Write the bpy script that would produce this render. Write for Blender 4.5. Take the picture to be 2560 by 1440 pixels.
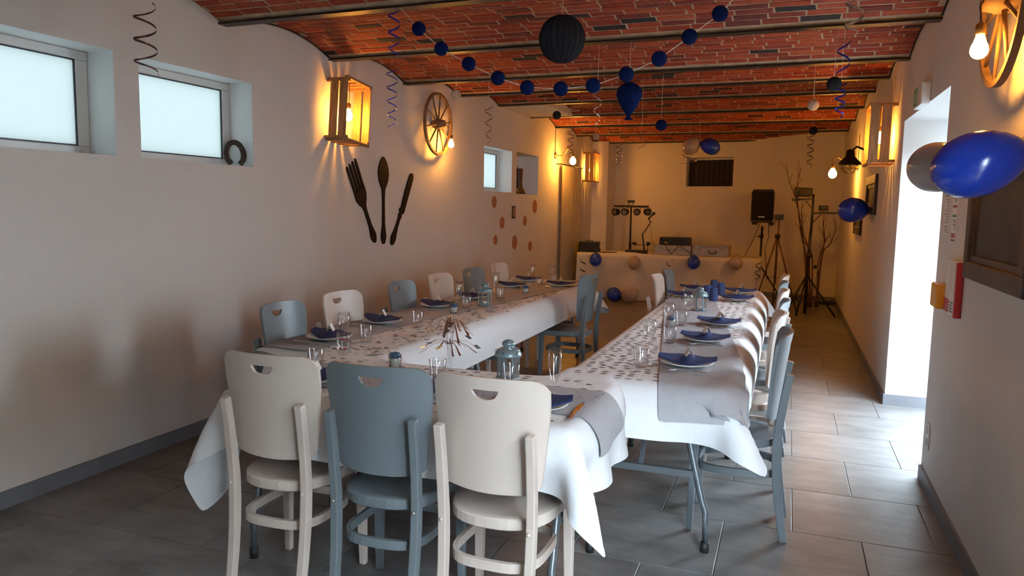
import bpy, bmesh, math, random
import numpy as np
from mathutils import Vector, Matrix
random.seed(7)
rng = np.random.default_rng(7)
PI = math.pi
for o in list(bpy.data.objects):
    bpy.data.objects.remove(o)
SC = bpy.context.scene
COL = SC.collection

# ------------------------------------------------------------------ camera
CAM_Z = 1.5
F_PX, YAW, PITCH, ROLL = 1879.6, 0.34977, 0.10930, 0.01727
_f = np.array([-math.sin(YAW)*math.cos(PITCH), math.cos(YAW)*math.cos(PITCH), -math.sin(PITCH)])
_r = np.array([math.cos(YAW), math.sin(YAW), 0.0])
_u = np.cross(_r, _f)
RIGHT = math.cos(ROLL)*_r + math.sin(ROLL)*_u
UP = -math.sin(ROLL)*_r + math.cos(ROLL)*_u
cam_d = bpy.data.cameras.new('camera')
cam = bpy.data.objects.new('camera', cam_d)
COL.objects.link(cam)
cam_d.sensor_width = 36.0
cam_d.lens = F_PX*36.0/2560.0
cam_d.clip_start = 0.05
cam.matrix_world = Matrix(((RIGHT[0], UP[0], -_f[0], 0), (RIGHT[1], UP[1], -_f[1], 0),
                           (RIGHT[2], UP[2], -_f[2], CAM_Z), (0, 0, 0, 1)))
SC.camera = cam

def at(px, py, axis, val):
    """world point on the plane axis = val that lies along the line of sight of a photograph pixel"""
    d = RIGHT*((px-1280)/F_PX) - UP*((py-720)/F_PX) + _f
    o = np.array([0, 0, CAM_Z])
    t = (val-o[axis])/d[axis]
    return o+d*t
def P(px, py, Y):
    return at(px, py, 1, Y)

# ------------------------------------------------------------------ sky and exposure
world = bpy.data.worlds.new('sky')
SC.world = world
world.use_nodes = True
wn = world.node_tree.nodes['Background']
wn.inputs['Color'].default_value = (0.70, 0.865, 1.0, 1)
wn.inputs['Strength'].default_value = 35.0
SC.view_settings.view_transform = 'Standard'
SC.view_settings.look = 'None'
SC.view_settings.gamma = 1.0
SC.view_settings.use_curve_mapping = False
SC.view_settings.exposure = 0.0
SC.cycles.use_adaptive_sampling = True
SC.cycles.adaptive_threshold = 0.2
SC.cycles.adaptive_min_samples = 16
SC.cycles.max_bounces = 6
SC.cycles.diffuse_bounces = 3
SC.cycles.glossy_bounces = 3
SC.cycles.transmission_bounces = 4
SC.cycles.transparent_max_bounces = 24
SC.cycles.caustics_reflective = False
SC.cycles.caustics_refractive = False
SC.cycles.sample_clamp_indirect = 4.0
LAMP = (1.0, 0.41, 0.055)      # filament bulbs
LAMP_POWER = 290.0

def portal(loc, rot, sx, sy):
    """sky portal: marks an opening for the sky light, gives off nothing itself"""
    d = bpy.data.lights.new('sky_portal', 'AREA')
    d.shape = 'RECTANGLE'; d.size = sx; d.size_y = sy
    d.cycles.is_portal = True
    o = bpy.data.objects.new('sky_portal', d)
    o.location = loc; o.rotation_euler = rot
    COL.objects.link(o)

# ------------------------------------------------------------------ materials
MATS = {}
def nodes(name):
    m = bpy.data.materials.new(name); m.use_nodes = True
    nt = m.node_tree
    return m, nt, nt.nodes['Principled BSDF']
def mat(name, col, rough=0.5, metal=0.0, var=0.0, scale=8.0, bump=0.0, bscale=60.0, spec=0.5, stretch=None, coat=0.0):
    if name in MATS: return MATS[name]
    m, nt, b = nodes(name)
    b.inputs['Base Color'].default_value = (*col, 1)
    b.inputs['Roughness'].default_value = rough
    b.inputs['Metallic'].default_value = metal
    b.inputs['Specular IOR Level'].default_value = spec
    b.inputs['Coat Weight'].default_value = coat
    if var or bump:
        tc = nt.nodes.new('ShaderNodeTexCoord')
        vec = tc.outputs['Object']
        if stretch:
            mp = nt.nodes.new('ShaderNodeMapping'); mp.inputs['Scale'].default_value = stretch
            nt.links.new(vec, mp.inputs['Vector']); vec = mp.outputs['Vector']
    if var:
        n = nt.nodes.new('ShaderNodeTexNoise'); n.inputs['Scale'].default_value = scale; n.inputs['Detail'].default_value = 5
        nt.links.new(vec, n.inputs['Vector'])
        r = nt.nodes.new('ShaderNodeValToRGB')
        r.color_ramp.elements[0].position = 0.3; r.color_ramp.elements[1].position = 0.7
        r.color_ramp.elements[0].color = (*[c*(1-var) for c in col], 1)
        r.color_ramp.elements[1].color = (*[min(1, c*(1+var)) for c in col], 1)
        nt.links.new(n.outputs['Fac'], r.inputs['Fac']); nt.links.new(r.outputs['Color'], b.inputs['Base Color'])
    if bump:
        n2 = nt.nodes.new('ShaderNodeTexNoise'); n2.inputs['Scale'].default_value = bscale; n2.inputs['Detail'].default_value = 4
        nt.links.new(vec, n2.inputs['Vector'])
        bp = nt.nodes.new('ShaderNodeBump'); bp.inputs['Strength'].default_value = bump; bp.inputs['Distance'].default_value = 0.01
        nt.links.new(n2.outputs['Fac'], bp.inputs['Height']); nt.links.new(bp.outputs['Normal'], b.inputs['Normal'])
    MATS[name] = m
    return m
def glass_mat(name, tint=(1, 1, 1), gloss=0.02):
    """thin clear glass: passes light straight on, reflects by Fresnel"""
    if name in MATS: return MATS[name]
    m = bpy.data.materials.new(name); m.use_nodes = True
    nt = m.node_tree; nt.nodes.clear()
    out = nt.nodes.new('ShaderNodeOutputMaterial'); mx = nt.nodes.new('ShaderNodeMixShader')
    tr = nt.nodes.new('ShaderNodeBsdfTransparent'); tr.inputs['Color'].default_value = (*tint, 1)
    gl = nt.nodes.new('ShaderNodeBsdfGlossy'); gl.inputs['Roughness'].default_value = gloss
    lw = nt.nodes.new('ShaderNodeLayerWeight'); lw.inputs['Blend'].default_value = 0.5
    pw = nt.nodes.new('ShaderNodeMath'); pw.operation = 'POWER'; pw.inputs[1].default_value = 2.8
    fr = nt.nodes.new('ShaderNodeMath'); fr.operation = 'MULTIPLY_ADD'; fr.inputs[1].default_value = 0.85; fr.inputs[2].default_value = 0.08
    nt.links.new(lw.outputs['Facing'], pw.inputs[0]); nt.links.new(pw.outputs[0], fr.inputs[0])
    nt.links.new(fr.outputs[0], mx.inputs[0]); nt.links.new(tr.outputs[0], mx.inputs[1]); nt.links.new(gl.outputs[0], mx.inputs[2])
    nt.links.new(mx.outputs[0], out.inputs[0])
    MATS[name] = m
    return m
def emit_mat(name, col, s):
    m = bpy.data.materials.new(name); m.use_nodes = True
    nt = m.node_tree; nt.nodes.clear()
    out = nt.nodes.new('ShaderNodeOutputMaterial'); e = nt.nodes.new('ShaderNodeEmission')
    e.inputs['Color'].default_value = (*col, 1); e.inputs['Strength'].default_value = s
    nt.links.new(e.outputs[0], out.inputs[0])
    MATS[name] = m
    return m
def trans_mat(name, col, amount, rough=0.8):
    """cloth or frosted glass: part diffuse, part let through"""
    m, nt, b = nodes(name)
    b.inputs['Base Color'].default_value = (*col, 1); b.inputs['Roughness'].default_value = rough
    t = nt.nodes.new('ShaderNodeBsdfTranslucent'); t.inputs['Color'].default_value = (*col, 1)
    mx = nt.nodes.new('ShaderNodeMixShader'); mx.inputs[0].default_value = amount
    nt.links.new(b.outputs[0], mx.inputs[1]); nt.links.new(t.outputs[0], mx.inputs[2])
    nt.links.new(mx.outputs[0], nt.nodes['Material Output'].inputs[0])
    MATS[name] = m
    return m

M_WALL = mat('wall_plaster', (0.75, 0.70, 0.66), 0.9, var=0.03, scale=1.5, bump=0.12, bscale=55)
M_REVEAL = mat('reveal_paint', (0.85, 0.85, 0.85), 0.7)
M_BASE = mat('grey_baseboard', (0.185, 0.185, 0.205), 0.55, var=0.12, scale=5)
M_MORTAR = mat('lime_mortar', (0.50, 0.34, 0.21), 0.95, var=0.2, scale=14, bump=0.5, bscale=90)
M_STEEL = mat('painted_steel', (0.020, 0.013, 0.012), 0.40, 0.0, var=0.3, scale=12, bump=0.25, bscale=120, spec=0.3)
M_GROUT = mat('grout', (0.20, 0.185, 0.165), 0.9)
M_WCHAIR = mat('white_chair_paint', (0.63, 0.525, 0.455), 0.42, var=0.03, scale=6)
M_GCHAIR = mat('grey_chair_paint', (0.163, 0.188, 0.205), 0.38, var=0.05, scale=6)
M_LEGMET = mat('grey_metal', (0.20, 0.225, 0.25), 0.3, 0.6)
M_RUBBER = mat('black_rubber', (0.015, 0.015, 0.016), 0.6)
M_TTOP = mat('table_plastic', (0.6, 0.6, 0.58), 0.5)
M_WOOD = mat('crate_wood', (0.38, 0.20, 0.08), 0.6, var=0.35, scale=5, stretch=(12, 12, 1.2))
M_OLDWOOD = mat('wheel_wood', (0.18, 0.105, 0.058), 0.65, var=0.35, scale=9)
M_DARKWOOD = mat('dark_carved_wood', (0.012, 0.006, 0.005), 0.6, spec=0.15)
M_FRAMEW = mat('frame_wood', (0.055, 0.038, 0.038), 0.6, var=0.4, scale=10)
M_SLATE = mat('slate', (0.035, 0.033, 0.04), 0.7, var=0.25, scale=4)
M_BLACK = mat('black_plastic', (0.012, 0.011, 0.011), 0.5)
M_BLACKM = mat('black_metal', (0.02, 0.018, 0.017), 0.4, 0.5)
M_PVC = mat('white_pvc', (0.78, 0.80, 0.80), 0.35)
M_GASKET = mat('gasket', (0.02, 0.035, 0.05), 0.5)
M_BRASS = mat('brass', (0.42, 0.27, 0.10), 0.35, 0.9)
M_CHROME = mat('chrome', (0.75, 0.75, 0.76), 0.18, 1.0)
M_CORD = mat('dark_cord', (0.05, 0.035, 0.025), 0.7)
M_STRING = mat('white_string', (0.8, 0.77, 0.74), 0.8)
M_PLATE = mat('white_china', (0.86, 0.84, 0.80), 0.18)
M_NAPKIN = mat('navy_napkin', (0.008, 0.021, 0.10), 0.9, bump=0.2, bscale=150)
M_CARD = mat('white_card', (0.85, 0.84, 0.82), 0.8)
M_BLUEB = mat('blue_balloon', (0.010, 0.045, 0.43), 0.16, spec=0.6)
M_BEIGEB = mat('beige_balloon', (0.42, 0.34, 0.31), 0.16, spec=0.6)
M_BLUEP = mat('blue_paper', (0.002, 0.010, 0.062), 0.9, spec=0.1)
M_GREYP = mat('charcoal_paper', (0.018, 0.019, 0.024), 0.9, spec=0.1)
M_WHITEP = mat('cream_paper', (0.55, 0.47, 0.36), 0.85)
M_LANT = mat('blue_grey_tin', (0.20, 0.265, 0.295), 0.3, 0.3)
M_CUP = mat('blue_paper_cup', (0.030, 0.050, 0.15), 0.8)
M_WAXB = mat('blue_wax', (0.02, 0.09, 0.19), 0.45)
M_WAXW = mat('white_wax', (0.78, 0.76, 0.7), 0.5)
M_GLASS = glass_mat('clear_glass')
M_BULB = emit_mat('warm_bulb', LAMP, LAMP_POWER)
M_RIBS = mat('silver_ribbon', (0.55, 0.55, 0.58), 0.2, 0.9)
M_RIBB = mat('blue_ribbon', (0.02, 0.03, 0.42), 0.22, 0.6)
M_RIBD = mat('dark_ribbon', (0.10, 0.055, 0.055), 0.25, 0.7)
M_ALU = mat('aluminium_case', (0.42, 0.38, 0.36), 0.4, 0.4, var=0.1, scale=20)
M_BOOT = mat('brown_leather', (0.075, 0.028, 0.018), 0.5, var=0.4, scale=9)
M_IRON = mat('rusty_iron', (0.045, 0.032, 0.026), 0.6, 0.5, var=0.4, scale=25)
M_TERRA = mat('terracotta_sticker', (0.40, 0.16, 0.075), 0.6)
M_RED = mat('red_plastic', (0.42, 0.02, 0.03), 0.45)
M_YEL = mat('amber_plastic', (0.75, 0.33, 0.015), 0.35)
M_FOIL = mat('copper_foil', (0.42, 0.22, 0.16), 0.22, 0.95)
M_FOILB = mat('teal_foil', (0.30, 0.55, 0.58), 0.25, 0.8)
M_BRANCH = mat('bark', (0.13, 0.055, 0.028), 0.8, var=0.4, scale=20)
M_PAVE = mat('outside_paving', (0.22, 0.21, 0.2), 0.9)
M_OUTW = mat('outside_render', (0.22, 0.19, 0.16), 0.9)
M_GREEN = mat('exit_green', (0.02, 0.30, 0.12), 0.5)
M_INK = mat('grey_ink', (0.16, 0.15, 0.16), 0.8)
M_PINK = mat('red_ink', (0.45, 0.12, 0.11), 0.8)
M_DARKCLOTH = mat('dark_brown_curtain', (0.022, 0.014, 0.010), 0.9)
M_FROST = trans_mat('frosted_glass', (0.182, 0.186, 0.177), 0.95, 0.4)
M_SHEER = trans_mat('sheer_curtain', (0.58, 0.47, 0.30), 0.35)

# brick: red to orange, some burnt dark, a number per brick
def brick_mat(name, per_object):
    m, nt, b = nodes(name)
    b.inputs['Roughness'].default_value = 0.85
    if per_object:
        src = nt.nodes.new('ShaderNodeObjectInfo').outputs['Random']
    else:
        a = nt.nodes.new('ShaderNodeAttribute'); a.attribute_name = 'rnd'; src = a.outputs['Fac']
    r = nt.nodes.new('ShaderNodeValToRGB'); cr = r.color_ramp
    cr.elements[0].position = 0.0; cr.elements[0].color = (0.022, 0.016, 0.018, 1)
    cr.elements[1].position = 1.0; cr.elements[1].color = (0.45, 0.088, 0.03, 1)
    for p, c in ((0.045, (0.040, 0.018, 0.016)), (0.06, (0.20, 0.028, 0.015)), (0.35, (0.34, 0.041, 0.015)), (0.7, (0.41, 0.056, 0.018))):
        e = cr.elements.new(p); e.color = (*c, 1)
    nt.links.new(src, r.inputs['Fac'])
    tc = nt.nodes.new('ShaderNodeTexCoord'); geo = nt.nodes.new('ShaderNodeNewGeometry')
    n = nt.nodes.new('ShaderNodeTexNoise'); n.inputs['Scale'].default_value = 22; n.inputs['Detail'].default_value = 5
    nt.links.new(geo.outputs['Position'], n.inputs['Vector'])
    mx = nt.nodes.new('ShaderNodeMixRGB'); mx.blend_type = 'MULTIPLY'; mx.inputs[0].default_value = 0.75
    r2 = nt.nodes.new('ShaderNodeValToRGB'); r2.color_ramp.elements[0].position = 0.25; r2.color_ramp.elements[0].color = (0.45, 0.42, 0.4, 1)
    r2.color_ramp.elements[1].position = 0.6
    nt.links.new(n.outputs['Fac'], r2.inputs['Fac'])
    nt.links.new(r.outputs['Color'], mx.inputs[1]); nt.links.new(r2.outputs['Color'], mx.inputs[2])
    nt.links.new(mx.outputs[0], b.inputs['Base Color'])
    bp = nt.nodes.new('ShaderNodeBump'); bp.inputs['Strength'].default_value = 0.4; bp.inputs['Distance'].default_value = 0.01
    nt.links.new(n.outputs['Fac'], bp.inputs['Height']); nt.links.new(bp.outputs['Normal'], b.inputs['Normal'])
    return m
M_BRICK = brick_mat('brick_one', True)
M_BRICKS = brick_mat('brick_many', False)

def tile_mat():
    m, nt, b = nodes('concrete_tile')
    geo = nt.nodes.new('ShaderNodeNewGeometry')
    oi = nt.nodes.new('ShaderNodeObjectInfo')
    mp = nt.nodes.new('ShaderNodeMapping'); mp.inputs['Scale'].default_value = (1.2, 3.0, 1)
    nt.links.new(geo.outputs['Position'], mp.inputs['Vector'])
    n = nt.nodes.new('ShaderNodeTexNoise'); n.inputs['Scale'].default_value = 2.6; n.inputs['Detail'].default_value = 8; n.inputs['Roughness'].default_value = 0.65
    nt.links.new(mp.outputs['Vector'], n.inputs['Vector'])
    r = nt.nodes.new('ShaderNodeValToRGB')
    r.color_ramp.elements[0].position = 0.3; r.color_ramp.elements[0].color = (0.12, 0.115, 0.113, 1)
    r.color_ramp.elements[1].position = 0.72; r.color_ramp.elements[1].color = (0.25, 0.24, 0.235, 1)
    nt.links.new(n.outputs['Fac'], r.inputs['Fac'])
    hsv = nt.nodes.new('ShaderNodeHueSaturation')
    ma = nt.nodes.new('ShaderNodeMath'); ma.operation = 'MULTIPLY_ADD'; ma.inputs[1].default_value = 0.22; ma.inputs[2].default_value = 0.89
    nt.links.new(oi.outputs['Random'], ma.inputs[0]); nt.links.new(ma.outputs[0], hsv.inputs['Value'])
    nt.links.new(r.outputs['Color'], hsv.inputs['Color']); nt.links.new(hsv.outputs[0], b.inputs['Base Color'])
    b.inputs['Roughness'].default_value = 0.36
    bp = nt.nodes.new('ShaderNodeBump'); bp.inputs['Strength'].default_value = 0.08; bp.inputs['Distance'].default_value = 0.01
    n2 = nt.nodes.new('ShaderNodeTexNoise'); n2.inputs['Scale'].default_value = 40
    nt.links.new(geo.outputs['Position'], n2.inputs['Vector'])
    nt.links.new(n2.outputs['Fac'], bp.inputs['Height']); nt.links.new(bp.outputs['Normal'], b.inputs['Normal'])
    return m
M_TILE = tile_mat()

def cloth_mat(name, dots):
    """white embossed paper cloth; dots = a printed network of outlines with grey pebbles inside"""
    m, nt, b = nodes(name)
    b.inputs['Roughness'].default_value = 0.75
    uv = nt.nodes.new('ShaderNodeUVMap'); uv.uv_map = 'rest'
    base = (0.80, 0.80, 0.81, 1)
    n = nt.nodes.new('ShaderNodeTexNoise'); n.inputs['Scale'].default_value = 30; n.inputs['Detail'].default_value = 6
    nt.links.new(uv.outputs[0], n.inputs['Vector'])
    bp = nt.nodes.new('ShaderNodeBump'); bp.inputs['Strength'].default_value = 0.35; bp.inputs['Distance'].default_value = 0.008
    nt.links.new(n.outputs['Fac'], bp.inputs['Height']); nt.links.new(bp.outputs['Normal'], b.inputs['Normal'])
    b.inputs['Base Color'].default_value = base
    if dots:
        mp = nt.nodes.new('ShaderNodeMapping'); mp.inputs['Scale'].default_value = (17, 24, 1)
        nt.links.new(uv.outputs[0], mp.inputs['Vector'])
        v = nt.nodes.new('ShaderNodeTexVoronoi'); v.voronoi_dimensions = '2D'; v.inputs['Scale'].default_value = 1.0; v.inputs['Randomness'].default_value = 0.62
        nt.links.new(mp.outputs[0], v.inputs['Vector'])
        lt = nt.nodes.new('ShaderNodeMath'); lt.operation = 'LESS_THAN'; lt.inputs[1].default_value = 0.27
        nt.links.new(v.outputs['Distance'], lt.inputs[0])
        sep = nt.nodes.new('ShaderNodeSeparateColor'); nt.links.new(v.outputs['Color'], sep.inputs[0])
        keep = nt.nodes.new('ShaderNodeMath'); keep.operation = 'LESS_THAN'; keep.inputs[1].default_value = dots
        nt.links.new(sep.outputs[0], keep.inputs[0])
        at_ = nt.nodes.new('ShaderNodeAttribute'); at_.attribute_name = 'top'
        m1 = nt.nodes.new('ShaderNodeMath'); m1.operation = 'MULTIPLY'; nt.links.new(lt.outputs[0], m1.inputs[0]); nt.links.new(keep.outputs[0], m1.inputs[1])
        m2 = nt.nodes.new('ShaderNodeMath'); m2.operation = 'MULTIPLY'; nt.links.new(m1.outputs[0], m2.inputs[0]); nt.links.new(at_.outputs['Fac'], m2.inputs[1])
        v2 = nt.nodes.new('ShaderNodeTexVoronoi'); v2.voronoi_dimensions = '2D'; v2.feature = 'DISTANCE_TO_EDGE'; v2.inputs['Scale'].default_value = 1.0; v2.inputs['Randomness'].default_value = 0.62
        nt.links.new(mp.outputs[0], v2.inputs['Vector'])
        ln = nt.nodes.new('ShaderNodeMath'); ln.operation = 'LESS_THAN'; ln.inputs[1].default_value = 0.05; nt.links.new(v2.outputs['Distance'], ln.inputs[0])
        c1 = nt.nodes.new('ShaderNodeMixRGB'); c1.inputs[1].default_value = (0.76, 0.73, 0.71, 1); c1.inputs[2].default_value = (0.88, 0.87, 0.86, 1)
        nt.links.new(ln.outputs[0], c1.inputs[0])
        c1b = nt.nodes.new('ShaderNodeMixRGB'); c1b.inputs[1].default_value = base
        nt.links.new(at_.outputs['Fac'], c1b.inputs[0]); nt.links.new(c1.outputs[0], c1b.inputs[2])
        c2 = nt.nodes.new('ShaderNodeMixRGB'); c2.inputs[2].default_value = (0.13, 0.125, 0.12, 1)
        nt.links.new(m2.outputs[0], c2.inputs[0]); nt.links.new(c1b.outputs[0], c2.inputs[1])
        nt.links.new(c2.outputs[0], b.inputs['Base Color'])
    return m
M_CLOTHD = cloth_mat('dotted_paper_cloth', 0.85)
M_CLOTHS = cloth_mat('sparsely_dotted_cloth', 0.16)
M_CLOTHF = cloth_mat('front_paper_cloth', 0.45)
M_CLOTHP = cloth_mat('plain_paper_cloth', 0)
M_RUN = mat('grey_paper_runner', (0.40, 0.392, 0.405), 0.8, var=0.04, scale=30, bump=0.12, bscale=300)

# ------------------------------------------------------------------ mesh helpers
class MB:
    def __init__(s): s.v = []; s.f = []; s.smooth = []
    def add(s, vs, fs, smooth=False):
        n = len(s.v); s.v += [tuple(map(float, p)) for p in vs]
        s.f += [tuple(i+n for i in f) for f in fs]; s.smooth += [smooth]*len(fs)
        return s
    def box(s, x0, x1, y0, y1, z0, z1, M=None):
        vs = [Vector((x, y, z)) for z in (z0, z1) for y in (y0, y1) for x in (x0, x1)]
        if M is not None: vs = [M @ v for v in vs]
        return s.add(vs, [(0, 2, 3, 1), (4, 5, 7, 6), (0, 1, 5, 4), (2, 6, 7, 3), (0, 4, 6, 2), (1, 3, 7, 5)])
    def bar(s, a, b, w, t, up=(0, 0, 1)):
        """box section bar from a to b, width w across, t along up"""
        a, b = Vector(a), Vector(b); d = (b-a).normalized(); u = Vector(up)
        x = d.cross(u)
        if x.length < 1e-4: x = d.cross(Vector((1, 0, 0)))
        x.normalize(); u = x.cross(d)
        vs = [p+x*sx*w/2+u*su*t/2 for p in (a, b) for sx, su in ((-1, -1), (1, -1), (1, 1), (-1, 1))]
        return s.add(vs, [(3, 2, 1, 0), (4, 5, 6, 7), (0, 1, 5, 4), (1, 2, 6, 5), (2, 3, 7, 6), (3, 0, 4, 7)])
    def sweep(s, pts, prof, up=(0, 0, 1), closed=False, caps=True, smooth=False):
        """sweep profile [(side, up)] along pts"""
        pts = [Vector(p) for p in pts]; n = len(pts); k = 0; vs = []
        for i, p in enumerate(pts):
            if closed: d = pts[(i+1) % n]-pts[i-1]
            else: d = pts[min(i+1, n-1)]-pts[max(i-1, 0)]
            d.normalize(); x = d.cross(Vector(up))
            if x.length < 1e-4: x = d.cross(Vector((0, 1, 0.01)))
            x.normalize(); u = x.cross(d)
            pr = prof(i/(n-1)) if callable(prof) else prof
            k = len(pr)
            vs += [p+x*q[0]+u*q[1] for q in pr]
        fs = []
        for i in range(n if closed else n-1):
            j = (i+1) % n
            for a in range(k):
                b = (a+1) % k
                fs.append((i*k+a, i*k+b, j*k+b, j*k+a))
        if not closed and caps:
            fs.append(tuple(reversed(range(k)))); fs.append(tuple((n-1)*k+a for a in range(k)))
        return s.add(vs, fs, smooth)
    def tube(s, pts, r, n=8, closed=False, smooth=True):
        if callable(r): prof = lambda t: [(r(t)*math.cos(2*PI*a/n), r(t)*math.sin(2*PI*a/n)) for a in range(n)]
        else: prof = [(r*math.cos(2*PI*a/n), r*math.sin(2*PI*a/n)) for a in range(n)]
        return s.sweep(pts, prof, closed=closed, smooth=smooth)
    def lathe(s, prof, n=20, c=(0, 0, 0), axis='z', smooth=True):
        vs = []
        for r, z in prof:
            for a in range(n):
                x, y = r*math.cos(2*PI*a/n), r*math.sin(2*PI*a/n)
                p = (x, y, z) if axis == 'z' else ((z, x, y) if axis == 'x' else (x, z, y))
                vs.append((p[0]+c[0], p[1]+c[1], p[2]+c[2]))
        fs = []
        for i in range(len(prof)-1):
            for a in range(n):
                b = (a+1) % n
                fs.append((i*n+a, i*n+b, (i+1)*n+b, (i+1)*n+a))
        if prof[0][0] > 1e-6: fs.append(tuple(reversed(range(n))))
        if prof[-1][0] > 1e-6: fs.append(tuple((len(prof)-1)*n+a for a in range(n)))
        return s.add(vs, fs, smooth)
    def open_lathe(s, prof, n=20, c=(0, 0, 0)):
        vs = [(r*math.cos(2*PI*a/n)+c[0], r*math.sin(2*PI*a/n)+c[1], z+c[2]) for r, z in prof for a in range(n)]
        fs = [(i*n+a, i*n+(a+1) % n, (i+1)*n+(a+1) % n, (i+1)*n+a) for i in range(len(prof)-1) for a in range(n)]
        return s.add(vs, fs, True)
    def prism(s, poly, d, M):
        """extrude 2D polygon by d along local z, placed by matrix M"""
        k = len(poly)
        vs = [M @ Vector((p[0], p[1], z)) for z in (0, d) for p in poly]
        fs = [tuple(reversed(range(k))), tuple(range(k, 2*k))]+[(a, (a+1) % k, k+(a+1) % k, k+a) for a in range(k)]
        return s.add(vs, fs)
    def sphere(s, c, r, n=16, m=10, sc=(1, 1, 1)):
        prof = [(max(1e-7, r*math.sin(PI*i/m)), -r*math.cos(PI*i/m)) for i in range(m+1)]
        vs = [(c[0]+q*math.cos(2*PI*a/n)*sc[0], c[1]+q*math.sin(2*PI*a/n)*sc[1], c[2]+z*sc[2]) for q, z in prof for a in range(n)]
        fs = [(i*n+a, i*n+(a+1) % n, (i+1)*n+(a+1) % n, (i+1)*n+a) for i in range(m) for a in range(n)]
        return s.add(vs, fs, True)
    def mesh(s, name, m):
        me = bpy.data.meshes.new(name); me.from_pydata(s.v, [], s.f)
        me.polygons.foreach_set('use_smooth', s.smooth)
        me.materials.append(m); me.validate(); me.update()
        return me
    def build(s, name, m, parent=None, **kw):
        return link(name, s.mesh(name, m), parent, **kw)
def link(name, me, parent=None, loc=None, label=None, kind=None):
    o = bpy.data.objects.new(name, me); COL.objects.link(o)
    if parent is not None: o.parent = parent
    if loc is not None: o.location = loc
    if label: o['label'] = label
    if kind: o['kind'] = kind
    return o
def thing(name, label, cat, loc=(0, 0, 0), rz=0.0, group=None):
    o = bpy.data.objects.new(name, None); COL.objects.link(o)
    o.empty_display_size = 0.05
    o.location = loc; o.rotation_euler = (0, 0, rz); o['label'] = label; o['category'] = cat
    if group: o['group'] = group
    return o
def tag(o, label, cat, group=None):
    o['label'] = label; o['category'] = cat
    if group: o['group'] = group
    return o
def struct(o, label=None):
    o['kind'] = 'structure'
    if label: o['label'] = label
    return o
KIDS = {}
def children(o):
    return [c for c in bpy.data.objects if c.parent == o]
def dup(root, loc, rz, label, group=None, kids=None):
    r = root.copy(); COL.objects.link(r); r.location = loc; r.rotation_euler = (0, 0, rz); r['label'] = label
    if group: r['group'] = group
    for ch, sub in kids:
        c = ch.copy(); COL.objects.link(c); c.parent = r
        for g in sub:
            d = g.copy(); COL.objects.link(d); d.parent = c
    return r
def tree(root):
    return [(c, children(c)) for c in children(root)]
def remat(o, m):
    me = o.data.copy(); me.materials.clear(); me.materials.append(m); o.data = me
def bevel(o, w=0.003, seg=2):
    md = o.modifiers.new('bevel', 'BEVEL'); md.width = w; md.segments = seg; md.limit_method = 'ANGLE'
    return o
exec_late = []
# ------------------------------------------------------------------ the room
LX, RX, BY = -3.495, 0.7785, -2.1
FAR_R, FAR_L = 13.4, 14.6            # the far wall stands slightly askew
DOOR = (4.68, 6.42, 2.18)
WALL_T = 0.55
RD = (-0.50, 1.55, 2.15)              # second doorway, beside the viewer

def wall(name, o, d, length, nrm, z0, z1, openings, m=M_WALL, rm=M_REVEAL):
    """sheet wall with openings (a0, a1, z0, z1, depth, closed back); nrm points out of the room"""
    xs = sorted({0.0, length, *[a for q in openings for a in q[:2]]})
    zs = sorted({z0, z1, *[a for q in openings for a in q[2:4]]})
    def pt(a, z, dep=0.0): return (o[0]+d[0]*a+nrm[0]*dep, o[1]+d[1]*a+nrm[1]*dep, z)
    w = MB()
    for i in range(len(xs)-1):
        for j in range(len(zs)-1):
            ca, cz = (xs[i]+xs[i+1])/2, (zs[j]+zs[j+1])/2
            if any(q[0] < ca < q[1] and q[2] < cz < q[3] for q in openings): continue
            w.add([pt(xs[i], zs[j]), pt(xs[i+1], zs[j]), pt(xs[i+1], zs[j+1]), pt(xs[i], zs[j+1])], [(0, 1, 2, 3)])
    wo = struct(w.build(name, m))
    for q in openings:
        a0, a1, b0, b1, dep, back = q
        r = MB()
        r.add([pt(a0, b0), pt(a1, b0), pt(a1, b1), pt(a0, b1), pt(a0, b0, dep), pt(a1, b0, dep), pt(a1, b1, dep), pt(a0, b1, dep)],
              [(0, 4, 7, 3), (1, 2, 6, 5), (3, 7, 6, 2)]+([(0, 1, 5, 4)] if b0 > 0.01 else [])+([(4, 5, 6, 7)] if back else []))
        r.build('reveal', rm, wo)
    return wo
W1, W2, W3, NI = (2.24, 3.19, 1.735, 2.30), (3.36, 4.32, 1.735, 2.30), (8.52, 9.495, 1.67, 2.215), (9.68, 10.62, 1.66, 2.22)
WD = 0.21
wall_left = wall('wall_left', (LX, BY), (0, 1), FAR_L+0.3-BY, (-1, 0), 0, 3.0,
                 [(w[0]-BY, w[1]-BY, w[2], w[3], WD, False) for w in (W1, W2, W3)]+[(NI[0]-BY, NI[1]-BY, NI[2], NI[3], 0.30, True)])
wall_right = wall('wall_right', (RX, BY), (0, 1), FAR_R+0.3-BY, (1, 0), 0, 3.0, [(DOOR[0]-BY, DOOR[1]-BY, 0, DOOR[2], WALL_T, False), (RD[0]-BY, RD[1]-BY, 0, RD[2], .2, False)])
fd = Vector((RX-LX, FAR_R-FAR_L)); fl = fd.length; fd.normalize(); fn = Vector((-fd.y, fd.x))
def far_pt(px, py):
    """point of the far wall seen at a photograph pixel"""
    d = RIGHT*((px-1280)/F_PX) - UP*((py-720)/F_PX) + _f
    t = ((LX)*fn.x+FAR_L*fn.y)/(d[0]*fn.x+d[1]*fn.y)
    return Vector((d[0]*t, d[1]*t, CAM_Z+d[2]*t))
def far_a(p): return (p.x-LX)*fd.x+(p.y-FAR_L)*fd.y
FW = (far_a(far_pt(1716, 430)), far_a(far_pt(1833, 430)), far_pt(1715, 466).z, far_pt(1717, 395).z)
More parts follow.
